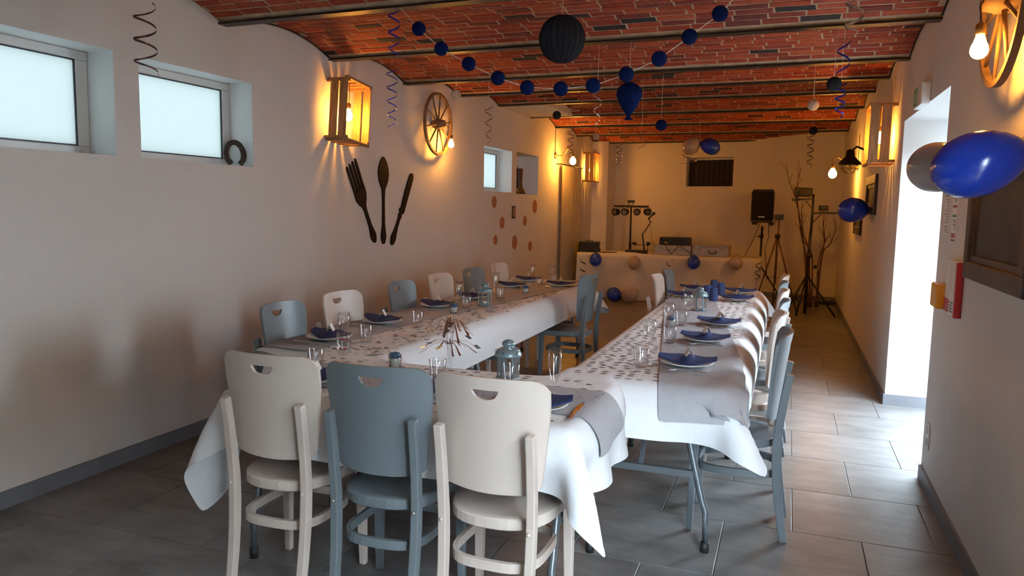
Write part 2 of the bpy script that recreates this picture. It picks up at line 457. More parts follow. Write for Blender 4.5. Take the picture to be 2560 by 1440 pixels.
wall_far = wall('wall_far', (LX, FAR_L), tuple(fd), fl, tuple(fn), 0, 3.0, [(FW[0], FW[1], FW[2], FW[3], 0.22, True)])
wall_rear = wall('wall_rear', (LX, BY), (1, 0), RX-LX, (0, -1), 0, 3.0, [])
# pier boxed out in the far left corner
pc = at(1541, 368, 2, 2.66)
struct(MB().box(LX-0.02, -3.2, 13.85, 14.75, 0, 2.95).build('wall_pier', M_WALL))

# openings towards the sky
portal((RX+WALL_T+0.02, (DOOR[0]+DOOR[1])/2, DOOR[2]/2), (0, PI/2, 0), DOOR[2], DOOR[1]-DOOR[0])
portal((RX+.22, (RD[0]+RD[1])/2, RD[2]/2), (0, PI/2, 0), RD[2], RD[1]-RD[0])
for w in (W1, W2, W3):
    portal((LX-WD-.06, (w[0]+w[1])/2, (w[2]+w[3])/2), (0, -PI/2, 0), w[3]-w[2], w[1]-w[0])
# outside ground
struct(MB().box(RX+0.25, 14, -10, 24, -0.06, -0.012).build('outside_ground', M_PAVE))
# the neighbouring building across the yard shades the middle of both doorways
struct(MB().box(3.2, 3.4, -2.4, 6.85, -.05, 3.0).build('outside_wall', M_OUTW))

# windows
def window(name, w, side, depth):
    y0, y1, z0, z1 = w
    root = bpy.data.objects.new(name, None); COL.objects.link(root); struct(root)
    x1 = LX-depth+0.02; x0 = x1-0.06; fw, fz = 0.075, 0.05
    f = MB()
    f.box(x0, x1, y0, y1, z0, z0+fz).box(x0, x1, y0, y1, z1-fz, z1).box(x0, x1, y0, y0+fw, z0+fz, z1-fz).box(x0, x1, y1-fw, y1, z0+fz, z1-fz)
    bevel(f.build('window_frame', M_PVC, root), 0.006)
    g = MB(); t = 0.007
    a0, a1, b0, b1 = y0+fw, y1-fw, z0+fz, z1-fz
    xg = x1-0.012
    g.box(xg, xg+.008, a0, a1, b0, b0+t).box(xg, xg+.008, a0, a1, b1-t, b1).box(xg, xg+.008, a0, a0+t, b0, b1).box(xg, xg+.008, a1-t, a1, b0, b1)
    g.build('gasket', M_GASKET, root)
    MB().box(xg-.012, xg-.004, a0, a1, b0, b1).build('pane', M_FROST, root)
window('window_1', W1, 'left', WD); window('window_2', W2, 'left', WD); window('window_3', W3, 'left', WD)
# baseboards
BH = 0.085
struct(MB().box(LX, LX+.012, BY, 13.85, 0, BH).box(LX, -3.188, 13.838, 13.85, 0, BH).build('baseboard_left', M_BASE))
struct(MB().box(RX-.012, RX, BY, RD[0], 0, BH).box(RX-.012, RX, RD[1], DOOR[0], 0, BH).box(RX-.012, RX, DOOR[1], FAR_R, 0, BH)
       .box(RX-.012, RX+WALL_T, DOOR[1]-.012, DOOR[1], 0, BH).box(RX-.012, RX+WALL_T, DOOR[0], DOOR[0]+.012, 0, BH).build('baseboard_right', M_BASE))
a, b = Vector((LX, FAR_L, 0)), Vector((RX, FAR_R, 0))
struct(MB().bar(a+Vector((-fn.x*.006, -fn.y*.006, BH/2)), b+Vector((-fn.x*.006, -fn.y*.006, BH/2)), .012, BH).build('baseboard_far', M_BASE))

# floor: grout slab, each tile its own piece
floor = struct(MB().box(LX-.05, RX+WALL_T, BY-.05, FAR_L+.3, -0.06, -0.004).build('floor', M_GROUT))
TW, TH, GAP = 0.606, 0.582, 0.004
tile_mesh = {}
def tile_me(w, d):
    k = (round(w, 3), round(d, 3))
    if k not in tile_mesh:
        b = MB(); e = 0.0015; g = GAP/2
        v = [(g, g, -.01), (w-g, g, -.01), (w-g, d-g, -.01), (g, d-g, -.01), (g, g, -e), (w-g, g, -e), (w-g, d-g, -e), (g, d-g, -e),
             (g+e, g+e, 0), (w-g-e, g+e, 0), (w-g-e, d-g-e, 0), (g+e, d-g-e, 0)]
        b.add(v, [(0, 1, 5, 4), (1, 2, 6, 5), (2, 3, 7, 6), (3, 0, 4, 7), (4, 5, 9, 8), (5, 6, 10, 9), (6, 7, 11, 10), (7, 4, 8, 11), (8, 9, 10, 11)])
        tile_mesh[k] = b.mesh('tile', M_TILE)
    return tile_mesh[k]
r = 0
y = 4.225-TH*11
while y < FAR_L:
    ya, yb = max(y, BY), min(y+TH, FAR_L)
    rowi = round((y-4.225)/TH)
    off = 0.39 if rowi % 2 == 0 else 0.093
    x = off-TW*8
    xmax = RX+WALL_T if (ya < DOOR[1] and yb > DOOR[0]) else RX+.2 if (ya < RD[1] and yb > RD[0]) else RX
    while x < xmax:
        xa, xb = max(x, LX), min(x+TW, xmax)
        if xb-xa > 0.01 and yb-ya > 0.01:
            link('tile', tile_me(xb-xa, yb-ya), floor, (xa, ya, 0))
        x += TW
    y += TH

# ceiling: steel beams carrying shallow brick vaults
BZ = {3: 2.682, 4: 2.735, 5: 2.728, 6: 2.712, 7: 2.695, 8: 2.672, 9: 2.66}
def bz(k): return BZ.get(k, 2.62)
def by(k, x): return 4.05+1.235*k-0.15*(x-LX)/(RX-LX)
K0, K1 = -5, 9
RISE, FLW = 0.115, 0.085
def vault(k, t, x):
    z = bz(k)*(1-t)+bz(k+1)*t+0.012+RISE*4*t*(1-t)
    return Vector((x, by(k, x)*(1-t)+by(k+1, x)*t, z))
cm = MB()
for k in range(K0, K1):
    n = 16
    vs = [vault(k, i/n, x) for i in range(n+1) for x in (LX-.1, RX+.1)]
    cm.add(vs, [(2*i, 2*i+1, 2*i+3, 2*i+2) for i in range(n)], True)
    vs = [v+Vector((0, 0, .12)) for v in vs]
    cm.add(vs, [(2*i, 2*i+2, 2*i+3, 2*i+1) for i in range(n)], True)
cm.box(LX-.4, RX+.7, BY-.4, FAR_L+.6, 2.99, 3.05)
ceiling = struct(cm.build('ceiling', M_MORTAR))
for k in range(K0, K1+1):
    b = MB()
    a0, a1 = Vector((LX-.05, by(k, LX), bz(k))), Vector((RX+.05, by(k, RX), bz(k)))
    b.bar(a0+Vector((0, 0, .006)), a1+Vector((0, 0, .006)), FLW, .012).bar(a0+Vector((0, 0, .07)), a1+Vector((0, 0, .07)), .01, .12)
    bevel(b.build('steel_beam', M_STEEL, ceiling), 0.002, 1)
    if 0 <= k < K1:
        for xw in (LX+.004, RX-.004):
            MB().tube([vault(k, .035+.93*i/14, xw)+Vector((0, 0, -.004)) for i in range(15)], .008, 5).build('arch_gap_shadow', M_STEEL, ceiling)  # dark tube drawn in for the shadowed gap where vault meets wall
def ceil_z(x, y):
    for k in range(K0, K1):
        a, b = by(k, x), by(k+1, x)
        if a <= y <= b: return vault(k, (y-a)/(b-a), x).z
    return 2.66
bricks = []
NR, BL = 17, 0.232
for k in range(-1, K1):
    # equal rows along the arc
    ts = np.linspace(0.036, 0.964, 400)
    pts = np.array([tuple(vault(k, t, 0)) for t in ts]); arc = np.concatenate([[0], np.cumsum(np.linalg.norm(np.diff(pts, axis=0), axis=1))])
    marg = 0.022
    for r in range(NR):
        s0 = marg+(arc[-1]-2*marg)*(r+.5)/NR
        t = float(np.interp(s0, arc, ts)); hgt = (arc[-1]-2*marg)/NR-0.0125
        x = LX+0.012-random.random()*BL
        while x < RX:
            ln = BL*random.uniform(.90, 1.06)
            xa, xb = max(x, LX+.012), min(x+ln-.013, RX-.012)
            x += ln
            if xb-xa < .04: continue
            xm = (xa+xb)/2
            if k == 4 and xm < -2.85: continue
            c = vault(k, t, xm)
            if c.y > FAR_L+(FAR_R-FAR_L)*(xm-LX)/(RX-LX)-.02 or c.y < 2.2: continue
            ex = (vault(k, t, xm+.1)-vault(k, t, xm-.1)).normalized()
            et = (vault(k, min(1, t+.01), xm)-vault(k, max(0, t-.01), xm)).normalized()
            nz = ex.cross(et).normalized()
            q = Matrix((ex, et, nz)).transposed().to_4x4(); q.translation = c
            d = c-Vector((0, 0, CAM_Z)); cz = d.dot(Vector(_f)); vis = 0
            if cz > .5:
                px, py = F_PX*d.dot(Vector(RIGHT))/cz, F_PX*d.dot(Vector(UP))/cz
                if abs(px) < 1290 and -730 < py < 730: vis = abs(d.dot(nz))/cz**3*(xb-xa)
            bricks.append((vis, q, xb-xa, hgt))
def brick_v(w, hgt, jit):
    e = .003
    z0, z1 = -.004, .02
    out = []
    for z, s in ((z1, 0), (z0+.002, 0), (z0, e)):
        for sx, sy in ((-1, -1), (1, -1), (1, 1), (-1, 1)):
            out.append((sx*(w/2-s)+jit[len(out)][0], sy*(hgt/2-s)+jit[len(out)][1], z))
    return out
BF = [(0, 4, 5, 1), (1, 5, 6, 2), (2, 6, 7, 3), (3, 7, 4, 0), (4, 8, 9, 5), (5, 9, 10, 6), (6, 10, 11, 7), (7, 11, 8, 4), (8, 11, 10, 9)]
def jitter(a):
    return [(random.uniform(-a, a), random.uniform(-a, a)) for _ in range(12)]
bricks.sort(key=lambda b: -b[0])
unit = []
for i in range(8):
    mb = MB().add(brick_v(1.0, 1.0, [(0, 0)]*12), BF)
    jt = jitter(.0035)
    vs = brick_v(.222, hgt, jt)
    unit.append(MB().add([(v[0]/.222, v[1]/hgt, v[2]) for v in vs], BF).mesh('brick', M_BRICK))
for vis, q, w, hg in bricks[:300]:
    o = link('brick', random.choice(unit), ceiling)
    o.matrix_local = q @ Matrix.Diagonal((w, hg, random.uniform(.6, 1.5), 1))
bv, bf, br = [], [], []
for vis, q, w, hg in bricks[300:]:
    n = len(bv)
    dz = random.uniform(.6, 1.5)
    bv += [tuple(q @ Vector((v[0], v[1], v[2]*dz))) for v in brick_v(w, hg, jitter(.003))]
    bf += [tuple(i+n for i in f) for f in BF]; br += [random.random()]*len(BF)
me = bpy.data.meshes.new('brickwork'); me.from_pydata(bv, [], bf); me.materials.append(M_BRICKS)
at_ = me.attributes.new('rnd', 'FLOAT', 'FACE'); at_.data.foreach_set('value', br)
link('brickwork', me, ceiling, kind='stuff')
# plaster box closing one vault against the left wall
y0, y1 = by(4, LX)+.045, by(5, LX)-.045
struct(MB().box(LX-.02, -2.86, y0, y1, 2.735, 2.98).build('wall_box', M_WALL), 'flat plaster soffit filling the end of one vault')
# ------------------------------------------------------------------ chairs
def plate_mesh(m):
    """curved back plate with a half-moon hand hole; local x across, z up, y back"""
    zb, zt = 0.545, 0.948
    def half(z): return 0.168+0.038*min(1, max(0, (z-zb)/(zt-zb))*1.35)**0.8
    def top(x):
        q = max(0, abs(x)-(.206-.055)); return zt-.055+math.sqrt(max(0, .055**2-q*q))-.004*(x/.2)**2
    def bot(x):
        q = max(0, abs(x)-(.170-.03)); return zb+.03-math.sqrt(max(0, .03**2-q*q))+.010*(x/.17)**2
    us = [0, .05, .11, .17, .2281, .2282, .30, .38, .46, .54, .62, .70, .76, .82, .87, .91, .94, .965, .985, 1]
    us = [-u for u in reversed(us[1:])]+us
    cols = []
    for u in us:
        x1, x0 = u*.206, u*.170
        hw = .047
        xx = u*half(.9)
        inside = abs(xx) < hw
        h1 = .906; h0 = .898-(.026*math.sqrt(max(0, 1-(xx/hw)**2)) if inside else 0)
        tz, bz_ = max(top(x1), h1+.004), min(bot(x0), .6)
        col = [bz_+(h0-bz_)*k/9 for k in range(10)]+[h1]+[h1+(tz-h1)*k/3 for k in (1, 2, 3)]
        cols.append([(u*half(z), z) for z in col])
    def pos(x, z, off):
        t = z-.45
        return (x, -0.198-0.075*t-0.08*t*t+1.25*x*x+off, z)
    b = MB(); n, k = len(cols), len(cols[0])
    hole = [abs((us[i]+us[i+1])/2*half(.9)) < .0468 for i in range(n-1)]
    skip = lambda i, r: hole[i] and r == 9
    for off, flip in ((0, False), (.013, True)):
        fs = [(i*k+r, (i+1)*k+r, (i+1)*k+r+1, i*k+r+1) for i in range(n-1) for r in range(k-1) if not skip(i, r)]
        b.add([pos(x, z, off) for c in cols for x, z in c], [tuple(reversed(f)) if flip else f for f in fs], True)
    rim = [(i, 0, i+1, 0) for i in range(n-1)]+[(i+1, k-1, i, k-1) for i in range(n-1)]+[(n-1, r, n-1, r+1) for r in range(k-1)]+[(0, r+1, 0, r) for r in range(k-1)]
    rim += [(i+1, 9, i, 9) for i in range(n-1) if hole[i]]+[(i, 10, i+1, 10) for i in range(n-1) if hole[i]]
    hi = [i for i in range(n-1) if hole[i]]
    rim += [(hi[0], 9, hi[0], 10), (hi[-1]+1, 10, hi[-1]+1, 9)]
    for i, r, i2, r2 in rim:
        p, q = cols[i][r], cols[i2][r2]
        b.add([pos(*p, 0), pos(*p, .013), pos(*q, .013), pos(*q, 0)], [(0, 1, 2, 3)])
    return b.mesh('backrest', m)
def rect(w, t): return [(-w/2, -t/2), (w/2, -t/2), (w/2, t/2), (-w/2, t/2)]
def make_chair(name, m):
    t = thing(name, 'chair', 'chair')
    # seat: rounded at the rear, straighter in front
    top = []
    for i in range(40):
        a = 2*PI*i/40; ca, sa = math.cos(a), math.sin(a)
        e = 0.55 if sa > 0 else 0.82
        x = math.copysign(abs(ca)**e, ca)*(0.195 if sa > 0 else 0.19); y = math.copysign(abs(sa)**e, sa)*(0.205 if sa > 0 else 0.215)
        x *= 1.0+0.09*max(0, y)/.2
        top.append((x, y))
    s = MB(); k = len(top)
    s.add([(x*.97, y*.97, .425) for x, y in top]+[(x, y, .43) for x, y in top]+[(x, y, .461) for x, y in top]+[(x*.975, y*.975, .466) for x, y in top]+[(x*.8, y*.8, .463) for x, y in top]+[(0, 0, .460)],
          [tuple(reversed(range(k)))]+[(j*k+a, j*k+(a+1) % k, (j+1)*k+(a+1) % k, (j+1)*k+a) for j in range(4) for a in range(k)]+[(4*k+a, 4*k+(a+1) % k, 5*k) for a in range(k)], False)
    o = s.build('seat', m, t)
    for p in o.data.polygons: p.use_smooth = p.normal.z > .8
    link('backrest', plate_mesh(m), t)
    for sx in (-1, 1):
        ys = [(-.262, 0), (-.247, .09), (-.232, .18), (-.220, .28), (-.214, .38), (-.213, .46), (-.221, .56), (-.236, .68), (-.252, .775)]
        leg = MB().sweep([(sx*(.152+.010*min(1, z/.6)), y+.004, z) for y, z in ys], lambda q: rect(.030, .040-.012*abs(q-.5)*1.2), up=(0, 1, 0))
        lo = bevel(leg.build('leg', m, t), .004, 2)
        MB().sphere((sx*.158, -.235, .44), .0075, 10, 6, (1, .6, 1)).build('screw_cap', M_CHROME if m is M_GCHAIR else m, lo)
        fl_ = MB().sweep([(sx*.178, .148, .43), (sx*.183, .158, 0)], lambda q: rect(.040-.013*q, .040-.013*q), up=(0, 1, 0))
        bevel(fl_.build('leg', m, t), .004, 2)
    ring = []
    for i in range(36):
        a = 2*PI*i/36; ca, sa = math.cos(a), math.sin(a); e = .6
        ring.append((math.copysign(abs(ca)**e, ca)*.158, -.032+math.copysign(abs(sa)**e, sa)*.178, .30))
    MB().sweep(ring, rect(.016, .034), closed=True).build('stretcher', m, t)
    return t
ch_w, ch_g = make_chair('white_chair', M_WCHAIR), make_chair('grey_chair', M_GCHAIR)
KW, KG = tree(ch_w), tree(ch_g)
used = set()
def chair(x, y, rz, white, label, group):
    p, k = (ch_w, KW) if white else (ch_g, KG)
    if white not in used:
        used.add(white); p.location = (x, y, 0); p.rotation_euler = (0, 0, rz); p['label'] = label; p['group'] = group
        return p
    return dup(p, (x, y, 0), rz, label, group, k)
G1, G2, G3 = 'chairs at the front of the table', 'chairs along the left wall', 'chairs along the right of the tables'
H = PI/2
chair(-1.775, 2.455, .02, True, 'white wooden chair, leftmost of the three with backs to the viewer', G1)
chair(-1.325, 2.455, .03, False, 'grey-blue wooden chair between two white chairs, back to the viewer', G1)
chair(-.888, 2.45, -.02, True, 'white wooden chair in front, rightmost of three with backs to viewer', G1)
for i, (y, w, lab) in enumerate([(3.42, False, 'grey chair by the left wall, nearest to the viewer, behind the table'),
                                 (3.99, True, 'white chair by the left wall, second from the viewer'),
                                 (4.77, False, 'grey chair with a bright sheen by the left wall, below the fork decor'),
                                 (5.41, True, 'white chair by the left wall, fourth along the table'),
                                 (6.06, False, 'dark grey chair by the left wall, fifth along the table'),
                                 (6.72, True, 'white chair by the left wall, farthest along the table')]):
    chair(-2.385, y, -H+[.06, -.03, .04, 0, -.05, .03][i], w, lab, G2)
chair(-1.735, 6.13, H-.12, False, 'grey chair at far inner end of the left table, seen side-on', 'chairs between the two tables')
chair(-.80, 6.30, -H, True, 'white chair between the tables, near the four blue cups', 'chairs between the two tables')
chair(-.79, 6.83, -H, False, 'grey chair between the tables, behind the white one', 'chairs between the two tables')
for i, (y, w, lab) in enumerate([(3.66, False, 'large grey chair at the right table, nearest the doorway and viewer'),
                                 (4.31, True, 'white chair right of the right table, second from the viewer'),
                                 (4.94, False, 'grey chair right of the right table, third from the viewer'),
                                 (5.57, True, 'sunlit white chair right of the right table, fourth from viewer'),
                                 (6.22, False, 'grey chair right of the right table, fifth from the viewer'),
                                 (6.84, True, 'white chair right of the right table, farthest from the viewer')]):
    chair(-.205+[0, -.03, -.01, -.015, -.02, -.015][i], y, H+[.0, .03, -.03, .02, 0, .03][i], w, lab, G3)

# ------------------------------------------------------------------ folding tables
TZ = 0.745
def table(cx, cy, L, rz, frames, label, W=0.765):
    t = thing('folding_table', label, 'table', (cx, cy, 0), rz, 'folding banquet tables')
    bevel(MB().box(-W/2+.016, W/2-.016, -L/2+.016, L/2-.016, TZ-.055, TZ-.016).build('tabletop', M_TTOP, t), .008, 2)
    for y in frames:
        fr = MB()
        for sx in (-1, 1):
            pts = [(sx*.17, y, TZ-.042), (sx*.17, y, .615), (sx*.177, y, .58), (sx*.20, y, .53), (sx*.272, y, .235), (sx*.290, y, .185), (sx*.295, y, .14), (sx*.295, y, .035)]
            lg = MB().tube(pts, .0155, 10).build('leg', M_LEGMET, t)
            MB().lathe([(.019, 0), (.019, .045)], 12, (sx*.295, y, 0)).build('rubber_foot', M_RUBBER, lg)
        MB().bar((-.245, y, .345), (.245, y, .345), .022, .030).build('crossbar', M_LEGMET, t)
        sgn = 1 if y < 0 else -1
        MB().bar((0, y, .36), (0, y+sgn*.36, TZ-.045), .02, .012).build('brace', M_LEGMET, t)
    return t
table(-.565, 4.115, 1.83, 0, (-.845, .49), 'folding table under the right-hand cloth, end nearest the viewer')
table(-.565, 6.235, 2.40, 0, (-.95, .95), 'folding table under the right-hand cloth, far half')
table(-2.215, 4.09, 1.83, 0, (-.72, .66), 'folding table under the left-hand cloth, half nearest the viewer')
table(-2.215, 6.23, 2.44, 0, (-.98, .98), 'folding table under the left-hand cloth, far half')
table(-1.395, 2.785, 1.51, H, (-.655, .655), 'folding table across the front, legs behind the front chairs')

# ------------------------------------------------------------------ cloths: a small hanging-sheet simulation
def drape(name, rect_, rot, piv, boxes, z, step, mat_, label, cat, iters=260, stiff=.35, noise=.004, edge=.004, seed=1, top_in=.03, lift=None, group=None):
    """lay a sheet rect_ = (x0, x1, y0, y1), turned by rot about piv, over table boxes and let what overhangs fall"""
    g = np.random.default_rng(seed)
    x0, x1, y0, y1 = rect_
    nx, ny = max(4, int(round((x1-x0)/step))+1), max(4, int(round((y1-y0)/step))+1)
    X, Y = np.meshgrid(np.linspace(x0, x1, nx), np.linspace(y0, y1, ny), indexing='ij')
    c, s = math.cos(rot), math.sin(rot)
    dx, dy = X-piv[0], Y-piv[1]
    X, Y = piv[0]+c*dx-s*dy, piv[1]+s*dx+c*dy
    p = np.stack([X, Y, np.full_like(X, z)], -1)
    rest = p.copy()
    on = np.zeros(X.shape, bool)
    for b in boxes: on |= (X > b[0]+.004) & (X < b[1]-.004) & (Y > b[2]+.004) & (Y < b[3]-.004)
    w = np.where(on, 0.0, 1.0)
    p[..., 2] += np.where(on, 0, g.normal(0, noise, X.shape))
    p[..., :2] += np.where(on, 0, 1)[..., None]*g.normal(0, noise, X.shape+(2,))
    vel = np.zeros_like(p)
    cons = []
    def addc(di, dj, k):
        for par in (0, 1):
            I, J = np.meshgrid(np.arange(nx), np.arange(ny), indexing='ij')
            sel = ((I//max(1, abs(di))) % 2 == par) if di else ((J//max(1, abs(dj))) % 2 == par)
            ok = sel & (I+di < nx) & (J+dj < ny) & (J+dj >= 0)
            a = np.nonzero(ok.ravel())[0]
            b2 = ((I+di)*ny+(J+dj)).ravel()[a]
            keep = (w.ravel()[a]+w.ravel()[b2]) > 0
            a, b2 = a[keep], b2[keep]
            if len(a): cons.append((a, b2, np.linalg.norm(rest.reshape(-1, 3)[a]-rest.reshape(-1, 3)[b2], axis=1), k))
    for di, dj, k in ((1, 0, 1), (0, 1, 1), (1, 1, .6), (1, -1, .6), (2, 0, stiff), (0, 2, stiff), (4, 0, stiff*.5), (0, 4, stiff*.5)): addc(di, dj, k)
    wf = w.ravel(); dt = .02
    pf = p.reshape(-1, 3); vf = vel.reshape(-1, 3)
    for it in range(iters):
        damp = .96 if it < iters*.7 else .85
        vf *= damp; vf[:, 2] -= 9.8*dt*(wf > 0)
        old = pf.copy(); pf = pf+vf*dt*(wf > 0)[:, None]
        for _ in range(4):
            for a, b2, L, k in cons:
                d = pf[b2]-pf[a]; ln = np.linalg.norm(d, axis=1)+1e-9
                ww = wf[a]+wf[b2]; q = (k*(ln-L)/ln/ww)[:, None]*d
                pf[a] += q*wf[a][:, None]; pf[b2] -= q*wf[b2][:, None]
            for b in boxes:
                e = edge
                ins = (pf[:, 0] > b[0]-e) & (pf[:, 0] < b[1]+e) & (pf[:, 1] > b[2]-e) & (pf[:, 1] < b[3]+e) & (pf[:, 2] < z) & (wf > 0)
                if ins.any():
                    q = pf[ins]
                    dd = np.stack([q[:, 0]-b[0]+e, b[1]+e-q[:, 0], q[:, 1]-b[2]+e, b[3]+e-q[:, 1], z-q[:, 2]], 1)
                    m_ = dd.argmin(1)
                    q[m_ == 0, 0] = b[0]-e; q[m_ == 1, 0] = b[1]+e; q[m_ == 2, 1] = b[2]-e; q[m_ == 3, 1] = b[3]+e; q[m_ == 4, 2] = z
                    pf[ins] = q
            pf[:, 2] = np.maximum(pf[:, 2], .02)
        vf = (pf-old)/dt
    me = bpy.data.meshes.new(name)
    fs = [(i*ny+j, (i+1)*ny+j, (i+1)*ny+j+1, i*ny+j+1) for i in range(nx-1) for j in range(ny-1)]
    me.from_pydata([tuple(v) for v in pf], [], fs); me.polygons.foreach_set('use_smooth', [True]*len(fs))
    uvl = me.uv_layers.new(name='rest'); rf = rest.reshape(-1, 3)
    li = np.empty(len(me.loops), np.int32); me.loops.foreach_get('vertex_index', li)
    uvl.data.foreach_set('uv', rf[li, :2].astype(np.float32).ravel())
    inn = np.zeros(len(rf))
    for b in boxes:
        m_ = np.minimum.reduce([rf[:, 0]-b[0], b[1]-rf[:, 0], rf[:, 1]-b[2], b[3]-rf[:, 1]])
        inn = np.maximum(inn, np.clip((m_-top_in)/.03, 0, 1))
    ta = me.attributes.new('top', 'FLOAT', 'POINT'); ta.data.foreach_set('value', inn.astype(np.float32))
    me.materials.append(mat_)
    o = link(name, me); tag(o, label, cat, group)
    sd = o.modifiers.new('sub', 'SUBSURF'); sd.levels = 1; sd.render_levels = 1
    return o
BR = (-.95, -.18, 3.2, 7.44); BLf = (-2.6, -1.83, 3.17, 7.45); BF_ = (-2.15, -.64, 2.40, 3.17)
cloth_r = drape('tablecloth', (-.95-.215, -.18+.215, 3.2-.225, 7.44+.22), 0, (0, 0), [BR], TZ+.0005, .05, M_CLOTHD, 'white paper cloth with grey pebble dots on the right-hand table', 'tablecloth', seed=3, noise=.006, stiff=.45)
cloth_l = drape('tablecloth', (-2.6-.215, -1.83+.215, 3.13, 7.45+.25), 0, (0, 0), [BLf], TZ+.0005, .05, M_CLOTHS, 'white paper cloth hanging long over the left-hand table', 'tablecloth', seed=4)
cloth_f = drape('tablecloth', (-2.15-.36, -.64+.27, 2.40-.23, 3.17+.20), 0, (0, 0), [BF_, (-2.6, -1.83, 3.17, 4), (-.95, -.66, 3.2, 4)], TZ+.003, .04, M_CLOTHF, 'white paper cloth across the front table, corners hanging in points', 'tablecloth', seed=5, noise=.007, stiff=.5)
from mathutils.bvhtree import BVHTree
def conform(o, cloth, dirs, gap=.010):
    """keep hanging paper just outside the cloth beneath it"""
    me = cloth.data
    bv_ = BVHTree.FromPolygons([v.co.copy() for v in me.vertices], [tuple(p.vertices) for p in me.polygons])
    for v in o.data.vertices:
        h_, n_, i_, l_ = bv_.ray_cast(v.co+Vector((0, 0, .4)), Vector((0, 0, -1)))
        if h_ is not None and v.co.z > TZ-.06 and v.co.z < h_.z+.005: v.co.z = h_.z+.005
        if v.co.z > TZ-.012: continue
        for d in dirs:
            d = Vector(d)
            h_, n_, i_, l_ = bv_.ray_cast(v.co+d*.6, -d)
            if h_ is not None and (v.co-h_).dot(d) < gap and (v.co-h_).length < .25: v.co += d*(gap-(v.co-h_).dot(d))
run_r = drape('table_runner', (-.49, -.09, 3.2-.145, 3.2+3.1), .141, (-.49, 3.2), [BR], TZ+.004, .04, M_RUN, 'plain grey paper runner lying askew along the right-hand table', 'runner', seed=6, edge=.009, noise=.002)
run_l = drape('table_runner', (-2.63, -2.225, 3.19, 4.78), -.035, (-2.63, 3.19), [BLf], TZ+.004, .045, M_RUN, 'grey paper runner on the near outer half of the left table', 'runner', seed=7, edge=.009, noise=.002)
run_l2 = drape('table_runner', (-2.57, -2.17, 4.45, 7.5), -.125, (-2.57, 4.45), [BLf], TZ+.006, .045, M_RUN, 'grey paper runner slanting along the far half of the left table', 'runner', seed=8, edge=.010, noise=.002)
run_f = drape('table_runner', (-2.2, -.64+.15, 2.555, 2.955), 0, (0, 0), [BF_], TZ+.006, .04, M_RUN, 'grey paper runner across the front table, falling over its right end', 'runner', seed=9, edge=.010, noise=.002)
conform(run_r, cloth_r, [(0, -1, 0), (1, 0, 0)])
conform(run_f, cloth_f, [(1, 0, 0)])
conform(run_l, cloth_l, [(-1, 0, 0)])
conform(run_l2, cloth_l, [(1, 0, 0)])
# ------------------------------------------------------------------ place settings
PZ = TZ+.012        # top of runner and cloth
def one(name, m, mb, **kw): return mb.build(name, m, **kw)
plate_p = MB().lathe([(0.0001, .002), (.07, 0), (.078, .002), (.10, .010), (.124, .018), (.125, .0195), (.122, .0205), (.098, .013), (.078, .006), (.0001, .0055)], 40).build('dinner_plate', M_PLATE)
def napkin_mesh():
    b = MB(); nx, ny = 24, 8
    def f(u, v, off):
        x = (u-.5)*.275; w = .082*math.sin(PI*min(1, max(0, u*.94+.03)))**.75+.004
        y = (v-.5)*2*w+.012*math.sin(2*PI*u)
        z = .017+.014*abs(2*u-1)**2+.016*math.exp(-((u-.5)/.10)**2)*(1-abs(2*v-1))-.006*math.sin(3*PI*u)*(v-.5)+.010*(v-.5)
        return (x, y, z+off)
    for off, fl_ in ((0, True), (.006, False)):
        vs = [f(i/nx, j/ny, off) for i in range(nx+1) for j in range(ny+1)]
        fs = [(i*(ny+1)+j, (i+1)*(ny+1)+j, (i+1)*(ny+1)+j+1, i*(ny+1)+j+1) for i in range(nx) for j in range(ny)]
        b.add(vs, [tuple(reversed(q)) if fl_ else q for q in fs], True)
    for j0 in (0, 1):
        for i in range(nx):
            b.add([f(i/nx, j0, 0), f((i+1)/nx, j0, 0), f((i+1)/nx, j0, .006), f(i/nx, j0, .006)], [(0, 1, 2, 3)])
    return b.mesh('napkin', M_NAPKIN)
napkin_p = link('napkin', napkin_mesh())
cb = MB()
for sx in (-1, 1):
    cb.bar((sx*.019, 0, .0), (0, 0, .036), .058, .0012, up=(1, 0, .5) if sx > 0 else (-1, 0, .5))
card_p = cb.build('place_card', M_CARD)
fk = MB()
def zc(y): return .010+.012*max(0, (y-.03)/.07)*(1 if y < .07 else .6)
fk.sweep([(0, -.10, .004), (0, -.04, .008), (0, .02, .012), (0, .04, .010)], lambda q: rect(.014-.008*min(1, q*1.6), .003))
fk.sweep([(0, .038, .010), (0, .055, .006), (0, .07, .006)], lambda q: rect(.007+.016*q, .0025))
for k in range(4): fk.bar(((k-1.5)*.006, .068, .006), ((k-1.5)*.0055, .105, .012), .003, .002)
fork_p = fk.build('fork', M_CHROME)
kn = MB().sweep([(0, -.11, .004), (0, -.02, .005), (0, 0, .005)], lambda q: rect(.013-.003*q, .007)).sweep([(0, 0, .005), (0, .06, .005), (.002, .095, .005), (.006, .11, .005)], lambda q: rect(.018-.012*max(0, q-.6)*2.4, .002))
knife_p = kn.build('table_knife', M_CHROME)
protos_used = set()
def put(p, loc, rz, label, cat, group):
    if p.name in protos_used: o = p.copy(); COL.objects.link(o)
    else: o = p; protos_used.add(p.name)
    o.location = loc; o.rotation_euler = (0, 0, rz)
    return tag(o, label, cat, group)
